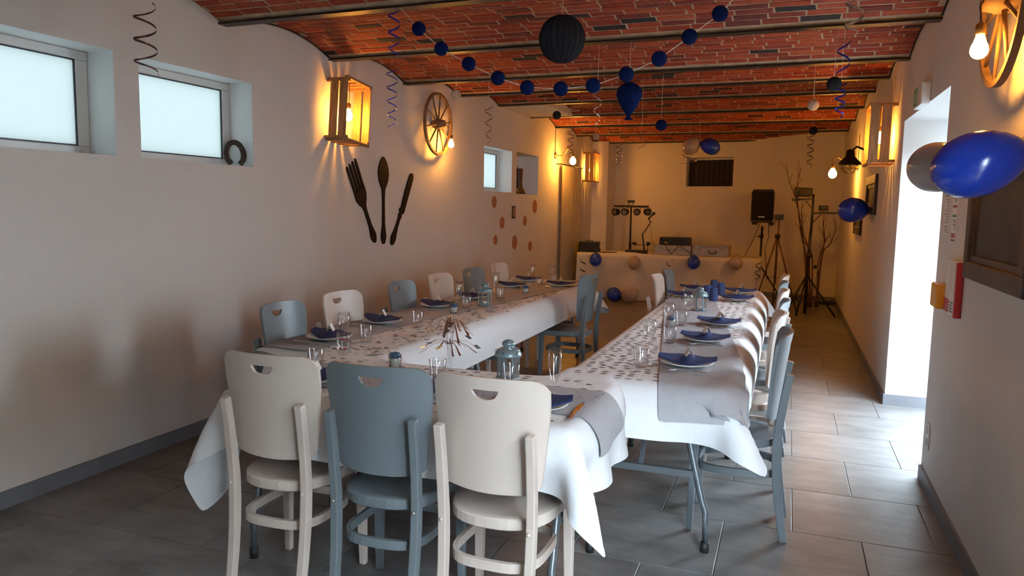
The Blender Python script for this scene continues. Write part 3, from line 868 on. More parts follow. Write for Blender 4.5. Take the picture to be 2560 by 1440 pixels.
def setting(x, y, rz, where, seed, nrz=0.0, card=True, full=True):
    c, s = math.cos(rz), math.sin(rz)
    L = lambda a, b: (x+c*a-s*b, y+s*a+c*b)
    put(plate_p, (x, y, PZ), seed, 'round white dinner plate '+where, 'plate', 'dinner plates')
    put(napkin_p, (x, y+.012, PZ+.004), nrz, 'folded navy napkin on the plate '+where, 'napkin', 'navy napkins')
    if card: put(card_p, (x+.008, y, PZ+.046), .35+.15*math.sin(seed*9), 'white tent card on the napkin '+where, 'place card', 'place cards')
    if full:
        put(fork_p, (*L(-.165, -.01), PZ), rz+.05*math.sin(seed*5), 'steel fork beside the plate '+where, 'fork', 'forks')
        put(knife_p, (*L(.162, -.01), PZ), rz+.06*math.cos(seed*3), 'steel knife beside the plate '+where, 'knife', 'knives')
SET = [(-.42, 3.61, H, 'nearest the large grey chair on the right table'),
       (-.41, 4.33, H, 'second along the right side of the right table'),
       (-.39, 4.99, H, 'third along the right side of the right table'),
       (-.37, 6.43, H, 'just right of the four blue cups'),
       (-.37, 6.99, H, 'at the far right end of the right table'),
       (-.80, 6.46, -H, 'left of the cups, nearer one on right table'),
       (-.78, 7.05, -H, 'at the far left end of the right table'),
       (-1.83, 2.62, 0, 'behind the leftmost front chair'),
       (-1.33, 2.60, 0, 'behind the grey front chair'),
       (-.85, 2.60, 0, 'behind the rightmost front chair'),
       (-2.33, 3.48, -H, 'at the nearest grey chair by the left wall'),
       (-2.36, 4.10, -H, 'at the nearest white chair by the left wall'),
       (-2.38, 4.93, -H, 'at the sheen-lit grey chair by the left wall'),
       (-2.35, 5.50, -H, 'behind the lantern on the left table'),
       (-2.36, 6.45, -H, 'far along the left table, wall side'),
       (-1.98, 6.76, H, 'at the inner far end of the left table'),
       (-2.40, 7.05, -H, 'farthest away on the left table')]
for i, (x, y, rz, wh) in enumerate(SET):
    setting(x, y, rz, wh, i*.7, nrz=[.03, -.05, .02, .04, 0, .05, -.03, .25, .1, .2, -.1, -.05, 0, .05, 0, .03, 0][i]-(.12 if x < -2 else 0))

# ------------------------------------------------------------------ glassware
def revolve_shell(prof, n=24): return MB().open_lathe(prof, n)
tb = MB().open_lathe([(.0001, .012), (.024, .013), (.030, .03), (.036, .088), (.037, .09), (.038, .089), (.0335, .03), (.029, .002), (.027, 0), (.0001, 0)], 24)
for a in range(12):
    q = 2*PI*a/12; tb.sweep([(.0295*math.cos(q), .0295*math.sin(q), .006), (.0325*math.cos(q), .0325*math.sin(q), .03), (.0345*math.cos(q), .0345*math.sin(q), .05)], lambda t: [(.004*(1-t)*math.cos(2*PI*k/5), .003*(1-t)*math.sin(2*PI*k/5)) for k in range(5)], smooth=True)
tumbler_p = tb.build('tumbler', M_GLASS)
wine_p = MB().open_lathe([(.031, .001), (.031, .003), (.01, .006), (.004, .012), (.0035, .05), (.006, .062), (.022, .075), (.032, .10), (.034, .125), (.030, .165), (.0285, .165), (.0325, .125), (.030, .10), (.02, .078), (.0001, .068)], 28).build('wine_glass', M_GLASS)
flute_p = MB().open_lathe([(.031, .001), (.031, .003), (.01, .006), (.004, .012), (.0035, .045), (.006, .055), (.007, .062), (.018, .085), (.025, .115), (.0275, .15), (.026, .19), (.0255, .19), (.026, .15), (.0235, .115), (.016, .086), (.0001, .07)], 28).build('champagne_flute', M_GLASS)
wg, wt, wf = 'wine glasses on the tables', 'tumblers on the tables', 'champagne flutes on the tables'
for p, x, y, lab, cat, g in [
    (tumbler_p, -.62, 3.50, 'cut glass tumbler nearest the viewer on the right table', 'tumbler', wt),
    (wine_p, -.655, 3.92, 'stemmed wine glass behind the nearest tumbler on right table', 'wine glass', wg),
    (tumbler_p, -.59, 4.20, 'cut glass tumbler at the second plate of the right table', 'tumbler', wt),
    (wine_p, -.67, 4.70, 'stemmed wine glass before the blue candle on right table', 'wine glass', wg),
    (tumbler_p, -.615, 4.88, 'cut glass tumbler at the third plate of right table', 'tumbler', wt),
    (wine_p, -.625, 5.30, 'stemmed wine glass beside the right table lantern', 'wine glass', wg),
    (wine_p, -2.205, 3.43, 'tall wine glass right of the nearest left table plate', 'wine glass', wg),
    (tumbler_p, -2.125, 3.52, 'glass tumbler beside the nearest left wall plate', 'tumbler', wt),
    (tumbler_p, -2.115, 4.11, 'glass tumbler alone in the middle of the left table', 'tumbler', wt),
    (tumbler_p, -1.975, 2.84, 'glass tumbler above the leftmost front chair', 'tumbler', wt),
    (tumbler_p, -1.375, 2.86, 'glass tumbler between the grey and right front chairs', 'tumbler', wt),
    (flute_p, -.83, 2.78, 'champagne flute standing right of the lantern on front table', 'flute', wf),
    (tumbler_p, -1.055, 2.90, 'glass tumbler in front of the front table lantern', 'tumbler', wt),
    (flute_p, -2.24, 5.01, 'champagne flute left of the lantern on the left table', 'flute', wf),
    (tumbler_p, -2.165, 4.98, 'glass tumbler in front of the left table lantern', 'tumbler', wt),
    (flute_p, -2.27, 5.83, 'champagne flute behind the left table lantern', 'flute', wf),
    (tumbler_p, -2.17, 5.67, 'glass tumbler right of the left table lantern', 'tumbler', wt),
    (tumbler_p, -2.11, 5.52, 'second glass tumbler right of the left table lantern', 'tumbler', wt),
    (flute_p, -2.29, 6.85, 'champagne flute far along the left table', 'flute', wf),
    (tumbler_p, -2.17, 6.70, 'glass tumbler far along the left table', 'tumbler', wt),
    (wine_p, -2.18, 7.15, 'wine glass at the far end of the left table', 'wine glass', wg),
    (tumbler_p, -2.12, 7.0, 'glass tumbler at the far end of left table', 'tumbler', wt)]:
    put(p, (x, y, PZ-.004), x*7, lab, cat, g)
# printed wine glass: red hearts round the number 100
t = thing('printed_glass', 'rounded wine glass printed 100 with red hearts on front table', 'wine glass', (-1.925, 2.99, PZ-.004))
MB().open_lathe([(.030, .001), (.030, .003), (.008, .006), (.004, .012), (.004, .03), (.02, .04), (.034, .065), (.0365, .09), (.033, .125), (.030, .145), (.029, .145), (.035, .09), (.0001, .035)], 28).build('bowl', M_GLASS, t)
def on_glass(verts, faces, m, name, ang0, z0, r=.0375):
    vs = [(r*math.cos(ang0+x/r), r*math.sin(ang0+x/r), z0+y) for x, y in verts]
    MB().add(vs, faces).build(name, m, t)
fc = bpy.data.curves.new('number', 'FONT'); fc.body = '100'; fc.size = .022; fc.align_x = 'CENTER'
fo = bpy.data.objects.new('number', fc); COL.objects.link(fo)
dg = bpy.context.evaluated_depsgraph_get(); fm = bpy.data.meshes.new_from_object(fo.evaluated_get(dg))
on_glass([(v.co.x, v.co.y) for v in fm.vertices], [tuple(p.vertices) for p in fm.polygons], M_BLACK, 'number', -1.0, .088)
bpy.data.objects.remove(fo)
heart = [(0, -.006), (.006, .001), (.0045, .005), (.002, .005), (0, .003), (-.002, .005), (-.0045, .005), (-.006, .001)]
for dx, z in ((-.016, .117), (0, .119), (.016, .117), (-.014, .074), (.006, .072)):
    on_glass([(x+dx, y) for x, y in heart], [tuple(range(8))], M_RED, 'heart', -1.0, z)

# candles in glass
def candle(x, y, label, r=.030):
    t = thing('votive_candle', label, 'candle', (x, y, PZ-.004), 0, 'blue votive candles')
    MB().open_lathe([(.0001, .002), (r-.003, .002), (r, .055), (r+.001, .055), (r-.002, 0), (.0001, 0)], 20).build('glass_cup', M_GLASS, t)
    MB().lathe([(r-.005, .004), (r-.003, .038)], 20).build('white_filling', M_WAXW, t)
    c = MB().lathe([(r-.012, .038), (r-.004, .043), (r-.003, .054), (r-.008, .064), (.006, .066), (.003, .064)], 20).build('wax', M_WAXB, t)
    MB().tube([(0, 0, .063), (.001, 0, .074)], .0012, 5).build('wick', M_CORD, c)
candle(-1.67, 3.02, 'blue candle in a glass above the grey front chair')
candle(-2.155, 4.73, 'blue candle in a glass before the left table glasses')
candle(-2.10, 6.10, 'blue candle in a glass far along the left table')
candle(-.67, 4.80, 'blue candle among the glasses on the right table')

# blue paper cups upside down
cup_p = MB().open_lathe([(.038, 0), (.0385, .002), (.029, .105), (.029, .108), (.027, .108), (.027, .104), (.0001, .104)], 22)
cup_p = cup_p.build('paper_cup', M_CUP)
for x, y, lab in ((-.61, 6.50, 'leftmost of the four upturned blue paper cups'), (-.605, 7.02, 'rearmost and tallest-looking of four upturned blue paper cups'),
                  (-.525, 6.80, 'rightmost of the four upturned blue paper cups'), (-.545, 6.33, 'front one of the four upturned blue paper cups')):
    put(cup_p, (x, y, PZ-.006), 0, lab, 'paper cup', 'upturned blue paper cups')

# tin lanterns
def lantern(x, y, rz, label):
    t = thing('tin_lantern', label, 'lantern', (x, y, PZ-.004), rz, 'tin lanterns')
    R6 = lambda r, z, off=0: [(r*math.cos(PI/3*k+off), r*math.sin(PI/3*k+off), z) for k in range(6)]
    MB().lathe([(.053, 0), (.055, .006), (.050, .014), (.046, .016)], 6, smooth=False).build('base', M_LANT, t)
    for k in range(6):
        a = PI/3*k; MB().bar((.046*math.cos(a), .046*math.sin(a), .014), (.046*math.cos(a), .046*math.sin(a), .105), .010, .004, up=(math.cos(a), math.sin(a), 0)).build('post', M_LANT, t)
        b = a+PI/6; r = .046*math.cos(PI/6)
        c, s = math.cos(b), math.sin(b)
        MB().add([(r*c-.019*s, r*s+.019*c, .018), (r*c+.019*s, r*s-.019*c, .018), (r*c+.019*s, r*s-.019*c, .10), (r*c-.019*s, r*s+.019*c, .10)], [(0, 1, 2, 3)]).build('glass_pane', M_GLASS, t)
    roof = MB().lathe([(.057, .103), (.059, .108), (.058, .116), (.050, .132), (.032, .142), (.024, .144), (.024, .150), (.029, .153), (.028, .162), (.018, .172), (.006, .176), (.0001, .177)], 18).build('roof', M_LANT, t)
    star = [((.0055 if i % 2 == 0 else .0024)*math.cos(PI/5*i+PI/2), (.0055 if i % 2 == 0 else .0024)*math.sin(PI/5*i+PI/2)) for i in range(10)]
    for k in range(6):
        a = PI/3*k+.3; r = .0555
        c, s = math.cos(a), math.sin(a)
        MB().add([((r+.001-.35*q)*c-p*s, (r+.001-.35*q)*s+p*c, .1245+q) for p, q in star], [tuple(range(10))]).build('star_hole', M_BLACK, roof)
        MB().add([((.0245-.5*q)*c-p*.7*s, (.0245-.5*q)*s+p*.7*c, .168+q*.7) for p, q in star], [tuple(range(10))]).build('star_hole', M_BLACK, roof)
    MB().tube([(-.052*math.cos(q), .012+.03*math.sin(q)-.03, .128+.012*math.sin(q)) if False else (.056*math.cos(q), -.018-.05*math.sin(q), .128+.02*math.sin(q)) for q in np.linspace(0, PI, 15)], .0014, 6).build('handle', M_CHROME, t)
    MB().lathe([(.018, .016), (.018, .03)], 14).build('tea_light', M_WAXW, t)
lantern(-1.10, 2.985, .2, 'blue-grey tin lantern on the front table')
lantern(-2.105, 5.18, .4, 'blue-grey tin lantern on the left table')
lantern(-.585, 5.66, .1, 'blue-grey tin lantern on the right table before the cups')

# glass vase with a foil spray
t = thing('centrepiece', 'tall glass vase with copper and teal foil spray on front table', 'centrepiece', (-1.385, 3.0, PZ-.004))
MB().open_lathe([(.034, 0), (.034, .004), (.012, .012), (.009, .03), (.012, .10), (.016, .17), (.0195, .19), (.0185, .19), (.015, .17), (.010, .10), (.0001, .03)], 20).build('vase', M_GLASS, t)
for lev, (z0, n, rr, hh) in enumerate(((.185, 16, .115, .03), (.115, 12, .13, .0))):
    for i in range(n):
        a = 2*PI*i/n+random.uniform(-.2, .2); L = rr*random.uniform(.6, 1.1); dz = random.uniform(-.03, .03)
        pts = [(L*q*math.cos(a), L*q*math.sin(a), z0+(hh+.02)*math.sin(PI*min(1, q*1.1))-.018*q*q+dz*q+.012) for q in np.linspace(.05, 1, 7)]
        MB().sweep(pts, lambda q: rect(.0034+.012*max(0, q-.5), .0008)).build('foil_strand', M_FOIL if random.random() < .7 else M_RIBS, t)
        if i % 4 == 1:
            e = Vector(pts[-1]); u = Vector((math.cos(a), math.sin(a), -.4)).normalized(); v = Vector((-math.sin(a), math.cos(a), .3)).normalized(); s_ = .020
            MB().add([e+u*s_, e+v*s_, e-u*s_, e-v*s_], [(0, 1, 2, 3)]).build('foil_square', M_FOILB, t)

# confetti
def confetti(name, label, pts, m, size, n=6):
    b = MB()
    for x, y, z in pts:
        s_ = size*random.uniform(.6, 1.3); a0 = random.random()*6
        b.add([(x+s_*math.cos(a0+2*PI*k/n), y+s_*math.sin(a0+2*PI*k/n)*random.uniform(.8, 1.1), z+random.uniform(0, .0015)) for k in range(n)], [tuple(range(n))])
    o = b.build(name, m); tag(o, label, 'confetti'); o['kind'] = 'stuff'
M_CONFB = mat('blue_confetti', (0.02, 0.04, 0.30), 0.3, 0.3)
M_CONFT = mat('teal_confetti', (0.13, 0.33, 0.40), 0.25, 0.4)
M_CONFD = mat('dark_confetti', (0.10, 0.09, 0.10), 0.4, 0.2)
pr = []
for k in range(420):
    y = random.uniform(3.28, 6.2); xl = -.49-.142*(y-3.2); pr.append((random.uniform(xl+.03, min(xl+.38, -.2)), y, TZ+.0075))
confetti('confetti', 'tiny blue confetti scattered on the right table runner', pr, M_CONFB, .0048, 4)
pl = [(random.uniform(-2.5+.125*(y-4.45), -2.22+.125*(y-4.45)), y, TZ+.0095) for y in [random.uniform(4.6, 7.2) for _ in range(260)]]
confetti('confetti', 'tiny dark confetti on the far runner of left table', pl, M_CONFD, .006, 4)
pf_ = [(random.gauss(-.72, .05), random.uniform(2.66, 2.9), TZ+.0095) for _ in range(30)]+[(random.uniform(-1.75, -.78), random.uniform(2.6, 2.9), TZ+.0095) for _ in range(120)]
confetti('confetti', 'tiny blue confetti sprinkled on the front table runner', [p for p in pf_ if p[0] < -.66], M_CONFB, .005, 4)
def inner(n, y0, y1): return [(random.uniform(max(-2.19+.125*max(0, y-4.45), -2.2)+.03, -1.85), y, TZ+.004) for y in [random.uniform(y0, y1) for _ in range(n)]]
confetti('confetti', 'large navy confetti discs on the white of left table', [p for p in inner(60, 3.2, 6.2) if p[0] < -1.84], M_CONFB, .013, 7)
confetti('confetti', 'large teal confetti discs on the white of left table', [p for p in inner(45, 3.2, 6.4) if p[0] < -1.84], M_CONFT, .014, 7)
confetti('confetti', 'brown grey confetti discs on the white of left table', [p for p in inner(90, 3.2, 6.4) if p[0] < -1.84], M_CONFD, .011, 7)
# ------------------------------------------------------------------ wall lamps
def bulb_mb(c, r=.034, up=1):
    """pear shaped filament bulb hanging below its cap; c = centre of the glass"""
    return MB().lathe([(.012, r*2.1), (.014, r*1.75), (r*.72, r*.95), (r*.90, r*.6), (r*.98, r*.25), (r, 0), (r*.97, -r*.25), (r*.87, -r*.5), (r*.7, -r*.71), (r*.5, -r*.866), (r*.26, -r*.966), (.0001, -r)], 24, c)
def bulb(parent, c, r=.034, cord=None):
    MB().lathe([(.016, r*1.9), (.018, r*2.0), (.018, r*3.0), (.010, r*3.3), (.004, r*3.4)], 14, c).build('socket', M_BRASS, parent)
    b = bulb_mb(c, r).build('bulb', M_BULB, parent)
    if cord: MB().tube([(c[0], c[1], c[2]+r*3.3)]+cord, .003, 6).build('cord', M_CORD, parent)
def crate_lamp(loc, rz, label, W=.44, Hh=.50, D=.205):
    """slatted crate on the wall, open to the room; local x = out of the wall"""
    t = thing('crate_lamp', label, 'lamp', loc, rz, 'wooden crate lamps')
    th = .012
    for s_ in (-1, 1):
        for x0 in (.045, .130):
            bevel(MB().box(x0, x0+.070, s_*W/2-th/2, s_*W/2+th/2, 0, Hh).build('slat', M_WOOD, t), .002, 1)
        for z in (.0, Hh-.022):
            MB().box(0, D, s_*(W/2-.018)-.012, s_*(W/2-.018)+.012, z, z+.022).build('corner_batten', M_WOOD, t)
    for z in (-th, Hh):
        for k in range(4):
            y0 = -W/2+.012+k*(W-.024)/4
            MB().box(.0, D-.035, y0+.012, y0+.062, z, z+th).build('slat', M_WOOD, t)
        bevel(MB().box(D-.03, D, -W/2-.01, W/2+.01, z-.004, z+th+.004).build('rail', M_WOOD, t), .002, 1)
    bulb(t, (.105, 0, .20), .034, [(.105, 0, Hh)])
    return t
crate_lamp((LX+.002, 5.335, 1.99), 0, 'wooden slatted crate lamp on the left wall above the fork decor', W=.35, Hh=.47).rotation_euler = (-.10, 0, 0)
crate_lamp((LX, 13.35, 1.955), 0, 'small-looking crate lamp deep on the left wall near the far corner', W=.40)
crate_lamp((RX, 7.05, 1.90), PI, 'wooden slatted crate lamp on the right wall past the doorway', Hh=.47)

def wheel_lamp(loc, rz, label, bdy, R_=.305, off=.075, flip=1):
    t = thing('wheel_lamp', label, 'lamp', loc, rz, 'cart wheel lamps')
    n = 40
    rim = [(off, R_*math.cos(2*PI*i/n), R_*math.sin(2*PI*i/n)) for i in range(n)]
    MB().sweep(rim, rect(.024, .026), up=(1, 0, 0), closed=True).build('rim', M_OLDWOOD, t)
    hub = MB().lathe([(.0001, off-.055), (.04, off-.055), (.045, off-.04), (.052, off-.01), (.052, off+.02), (.043, off+.05), (.04, off+.07), (.02, off+.072), (.0001, off+.066)], 16, axis='x').build('hub', M_OLDWOOD, t)
    for k in range(10):
        a = 2*PI*k/10+.16
        c, s_ = math.cos(a), math.sin(a)
        MB().tube([(off, .04*c, .04*s_), (off, R_*c, R_*s_)], lambda q: .0095-.003*q, 7).build('spoke', M_OLDWOOD, t)
    MB().tube([(0, 0, .0), (off-.05, 0, 0)], .015, 8).build('bracket', M_BLACKM, t)
    bulb(t, (off+.085, bdy, -.20), .030, [(off+.085, bdy*.6, -.03), (off+.05, 0, .02)])
    return t
wheel_lamp((LX, 7.09, 2.315), 0, 'old cart wheel lamp on the left wall above the knife decor', .13)
wheel_lamp((RX, 3.33, 2.29), PI, 'old cart wheel lamp on the right wall, cut by the frame edge', .10)

def sconce(loc, rz, label):
    t = thing('wall_sconce', label, 'lamp', loc, rz, 'gooseneck wall sconces')
    MB().lathe([(.0001, 0), (.055, 0), (.055, .008), (.03, .02), (.012, .028), (.0001, .03)], 18, axis='x').build('wall_plate', M_BRASS, t)
    MB().tube([(.02, 0, 0), (.10, 0, -.01), (.16, 0, .03), (.20, 0, .09), (.24, 0, .115), (.28, 0, .09), (.29, 0, .03)], .006, 8).build('arm', M_BRASS, t)
    MB().tube([(.205+.02*math.cos(q), 0, .125+.02*math.sin(q)) for q in np.linspace(0, 2*PI, 13)], .003, 5).build('scroll', M_BRASS, t)
    MB().tube([(.004, -.015, .05), (.004, -.02, .40)], .004, 5).build('cable', M_CORD, t)
    MB().lathe([(.016, .03), (.02, .0), (.022, -.03)], 12, (.29, 0, 0)).build('socket', M_BRASS, t)
    bulb_mb((.29, 0, -.10), .049).build('bulb', M_BULB, t)
    return t
sconce((LX, 11.45, 2.295), 0, 'brass gooseneck sconce with glowing bulb above the sheer curtain')
sconce((RX, 10.4, 2.06), PI, 'gooseneck sconce with glowing bulb on the right wall near the far end')

# dark cage lamp on the right wall
q = at(2133, 405, 0, RX-.13)
t = thing('cage_lamp', 'dark industrial cage lamp with cone shade on the right wall', 'lamp', (RX, q[1], q[2]), PI)
MB().lathe([(.0001, 0), (.05, 0), (.05, .02), (.0001, .024)], 14, (0, 0, .13), axis='x').build('wall_plate', M_BLACKM, t)
MB().tube([(.01, 0, .13), (.10, 0, .17), (.16, 0, .12)], .012, 8).build('arm', M_BLACKM, t)
MB().open_lathe([(.03, .14), (.045, .12), (.05, .06), (.12, -.01), (.125, -.03), (.12, -.03), (.048, .055), (.04, .11)], 24, (.165, 0, 0)).build('shade', M_BLACKM, t)
for k in range(4):
    a = PI/4*k
    MB().tube([(.165+.105*math.cos(u)*math.cos(a), .105*math.cos(u)*math.sin(a), -.03-.10*math.sin(u)) for u in np.linspace(0, PI, 13)], .003, 5).build('cage_wire', M_BRASS, t)
MB().tube([(.165+.098*math.cos(u), .098*math.sin(u), -.07) for u in np.linspace(0, 2*PI, 25)], .003, 5).build('cage_ring', M_BRASS, t)
bulb_mb((.165, 0, -.055), .035).build('clear_bulb', M_GLASS, t)

# ------------------------------------------------------------------ wall decor
def flat_decor(name, label, cat, outline_sets, x=LX+.002, th=.012, m=M_DARKWOOD):
    """carved flat pieces standing off the left wall; outlines in (y, z)"""
    b = MB()
    for poly in outline_sets:
        k = len(poly)
        b.add([(x, y, z) for y, z in poly]+[(x+th, y, z) for y, z in poly],
              [tuple(range(k)), tuple(reversed(range(k, 2*k)))]+[(a, a+k, (a+1) % k+k, (a+1) % k) for a in range(k)])
    return tag(b.build(name, m), label, cat)
def axis_shape(p0, p1, widths):
    """outline about the line p0-p1, widths [(t, left, right)]"""
    p0, p1 = Vector(p0), Vector(p1); d = p1-p0; n = Vector((-d.y, d.x)).normalized()
    return [tuple(p0+d*t+n*l) for t, l, r in widths]+[tuple(p0+d*t-n*r) for t, l, r in reversed(widths)]
def sym(w): return [(t, a, a) for t, a in w]
hw = [(0, .012), (.02, .026), (.06, .04), (.10, .043), (.16, .032), (.22, .022)]
# spoon
flat_decor('spoon_decor', 'large dark wooden spoon wall decoration between fork and knife', 'wall decor',
           [axis_shape((6.09, 1.128), (6.09, 1.92), sym(hw+[(.35, .019), (.5, .018), (.62, .024), (.66, .045), (.72, .078), (.80, .092), (.87, .085), (.94, .058), (.985, .025), (1, .006)]))])
fa, fb = (5.945, 1.15), (5.545, 1.835)
head = axis_shape(fa, fb, sym(hw+[(.32, .020), (.42, .020), (.47, .030), (.52, .062), (.58, .085), (.64, .088), (.69, .085)]))
tines = []
d = Vector(fb)-Vector(fa); nn = Vector((-d.y, d.x)).normalized()
for k in range(4):
    o_ = (k-1.5)*.046
    p = Vector(fa)+d*.68+nn*o_*1.02; e = Vector(fa)+d*(1.0)+nn*o_*1.08
    tines.append(axis_shape(p, e, sym([(0, .0135), (.9, .0125), (.97, .009), (1, .003)])))
flat_decor('fork_decor', 'large dark wooden fork wall decoration left of the spoon', 'wall decor', [head]+tines)
flat_decor('knife_decor', 'large dark wooden knife wall decoration right of the spoon', 'wall decor',
           [axis_shape((6.235, 1.115), (6.655, 1.79), sym(hw[:5]+[(.25, .02), (.36, .019), (.40, .03), (.43, .020), (.46, .045)])+[(.50, .025, .05), (.6, .035, .045), (.75, .042, .042), (.88, .045, .038), (.95, .042, .034), (.985, .028, .022), (1, .008, .006)])])
# sticker discs round a small switch
for i, (y, z, ry, rz_) in enumerate([(8.87, 1.54, .085, .075), (10.49, 1.49, .10, .095), (9.16, 1.275, .085, .078), (10.06, 1.29, .08, .07), (8.93, 1.06, .075, .062), (9.65, 1.0, .10, .098), (10.31, .92, .085, .068)]):
    lab = ['upper left beneath the small window', 'largest upper right, beneath the boots', 'middle left of the switch', 'middle right of the switch', 'lower left', 'lowest centre and large', 'lower right'][i]
    b = MB().lathe([(.0001, .0005), (1, .0005), (1, .003), (.0001, .003)], 28, axis='x', smooth=False)
    o = b.build('wall_sticker', M_TERRA); o.location = (LX, y, z); o.scale = (1, ry, rz_)
    tag(o, 'round terracotta wall sticker, '+lab, 'sticker', 'terracotta stickers')
t = thing('wall_frame', 'small upright picture among the terracotta stickers', 'picture', (LX, 9.58, 1.41))
bevel(MB().box(0, .012, -.06, .06, -.085, .085).build('frame', M_FRAMEW, t), .003)
MB().box(.012, .014, -.04, .04, -.06, .06).build('print', M_WOOD, t)

# horseshoe on the sill of the second window
b = MB()
pts = [(0, .075*math.sin(a)*(1.0 if abs(a) < 2.2 else .9), .085+.075*math.cos(a)) for a in np.linspace(-2.55, 2.55, 24)]
pts = [(0, p[1], p[2]) for p in pts]
b.sweep([(p[0], p[1]*.86, p[2]*1.08) for p in pts], rect(.034, .014), up=(1, 0, 0))
hs = b.build('horseshoe', M_IRON); hs.location = (LX-.075, 4.235, 1.735-.010); hs.rotation_euler = (0, -.12, -.35)
tag(hs, 'rusty iron horseshoe standing on the second window sill', 'horseshoe')

# pair of boots in the niche
def boot(loc, rz, label):
    t = thing('boot', label, 'boot', loc, rz, 'leather boots')
    secs = [(0, .0, .115, .036), (.02, .0, .118, .040), (.05, -.01, .10, .04), (.085, -.035, .075, .038), (.13, -.05, .058, .04), (.2, -.052, .058, .045), (.28, -.05, .062, .05), (.335, -.05, .065, .052)]
    vs, fs = [], []
    n = 16
    for z, yc, ry, rx in secs:
        for a in range(n):
            c, s_ = math.cos(2*PI*a/n), math.sin(2*PI*a/n)
            vs.append((rx*c, yc+ry*s_, z))
    for i in range(len(secs)-1):
        fs += [(i*n+a, i*n+(a+1) % n, (i+1)*n+(a+1) % n, (i+1)*n+a) for a in range(n)]
    fs.append(tuple(reversed(range(n))))
    MB().add(vs, fs, True).build('upper', M_BOOT, t)
    MB().add([(.042*math.cos(2*PI*a/n), .122*math.sin(2*PI*a/n), z) for z in (-.014, .002) for a in range(n)], [tuple(reversed(range(n))), tuple(range(n, 2*n))]+[(a, (a+1) % n, n+(a+1) % n, n+a) for a in range(n)]).build('sole', M_BLACK, t)
    MB().sweep([(.05*math.cos(q), -.05+.064*math.sin(q), .335) for q in np.linspace(0, 2*PI, 17)[:-1]], rect(.008, .02), closed=True).build('cuff', M_BOOT, t)
    MB().tube([(0, -.112, .34), (0, -.118, .37), (0, -.108, .375), (0, -.105, .34)], .004, 5).build('pull_loop', M_BOOT, t)
boot((LX-.11, 9.86, NI[2]+.014), -.3, 'brown leather boot in the wall niche, the left one')
boot((LX-.10, 10.15, NI[2]+.014), -.15, 'brown leather boot in the wall niche, the right one')
t = thing('small_frame', 'little black wire frame standing behind the boots in niche', 'frame', (LX-.25, 10.0, NI[2]))
for a, b_ in (((0, -.12, .0), (0, -.12, .44)), ((0, .12, .0), (0, .12, .44)), ((0, -.12, .44), (0, .12, .44))):
    MB().bar(a, b_, .014, .014, up=(1, 0, 0)).build('frame_rod', M_BLACKM, t)

# sheer curtain on the left wall
def curtain(name, label, y0, y1, z0, z1, x, m, amp=.03, folds=11, gather=.0):
    b = MB(); n, mz = 110, 10
    vs = []
    for i in range(n+1):
        for j in range(mz+1):
            u, v = i/n, j/mz
            y = y0+(y1-y0)*u; y = (y0+y1)/2+(y-(y0+y1)/2)*(1-gather*math.sin(PI*v)*.5)
            vs.append((x+amp*(1+.4*math.sin(7*u))*math.sin(2*PI*folds*u+.6*math.sin(3*v+5*u))*(.6+.4*(1-v)), y, z0+(z1-z0)*v))
    b.add(vs, [(i*(mz+1)+j, (i+1)*(mz+1)+j, (i+1)*(mz+1)+j+1, i*(mz+1)+j+1) for i in range(n) for j in range(mz)], True)
    return b
t = thing('sheer_curtain', 'tall cream sheer curtain hanging on the left wall', 'curtain')
curtain('c', '', 11.62, 12.75, .04, 2.15, LX+.07, M_SHEER).build('fabric', M_SHEER, t)
MB().tube([(LX+.07, 11.5, 2.165), (LX+.07, 12.9, 2.165)], .008, 8).build('rod', M_BLACKM, t)
for y in (11.53, 12.86):
    MB().bar((LX, y, 2.165), (LX+.07, y, 2.165), .012, .012).build('rod_bracket', M_BLACKM, t)
# dark curtain in the far recess
c0 = Vector((LX, FAR_L, 0))+Vector((fd.x, fd.y, 0))*(FW[0]+.015); c1 = Vector((LX, FAR_L, 0))+Vector((fd.x, fd.y, 0))*(FW[1]-.01)
b = MB(); n = 90
for_ = []
for i in range(n+1):
    u = i/n; p = c0.lerp(c1, u)
    for v in (0, 1):
        dp = .10+.018*math.sin(2*PI*9*u+.5*v)
        for_.append((p.x+fn.x*dp, p.y+fn.y*dp, FW[2]+.006+(FW[3]-FW[2]-.045)*v))
b.add(for_, [(2*i, 2*i+2, 2*i+3, 2*i+1) for i in range(n)], True)
t = thing('recess_curtain', 'dark brown curtain filling the recess high on the far wall', 'curtain')
b.build('fabric', M_DARKCLOTH, t)
e0, e1 = c0+Vector((fn.x*.1, fn.y*.1, FW[3]-.035)), c1+Vector((fn.x*.1, fn.y*.1, FW[3]-.035))
MB().tube([e0, e1], .006, 6).build('rod', M_PVC, t)

# ------------------------------------------------------------------ right wall
def frame_pic(y0, y1, z0, z1, label, fw=.05, th=.03, inner=M_SLATE):
    t = thing('wooden_frame', label, 'frame', (RX, (y0+y1)/2, (z0+z1)/2), PI, 'dark wooden frames')
    w, h_ = (y1-y0)/2, (z1-z0)/2
    for a in ((-w, w, -h_, -h_+fw), (-w, w, h_-fw, h_)): bevel(MB().box(0, th, a[0], a[1], a[2], a[3]).build('frame_rail', M_FRAMEW, t), .006)
    for a in ((-w, -w+fw), (w-fw, w)): bevel(MB().box(0, th, a[0], a[1], -h_+fw, h_-fw).build('frame_stile', M_FRAMEW, t), .006)
    g = fw*.35
    for a in ((-w+fw, w-fw, -h_+fw, -h_+fw+g), (-w+fw, w-fw, h_-fw-g, h_-fw), (-w+fw, -w+fw+g, -h_+fw+g, h_-fw-g), (w-fw-g, w-fw, -h_+fw+g, h_-fw-g)):
        MB().box(0, th*.6, *a).build('inner_moulding', M_FRAMEW, t)
    MB().box(.002, .010, -w+fw, w-fw, -h_+fw, h_-fw).build('panel', inner, t)
    return t
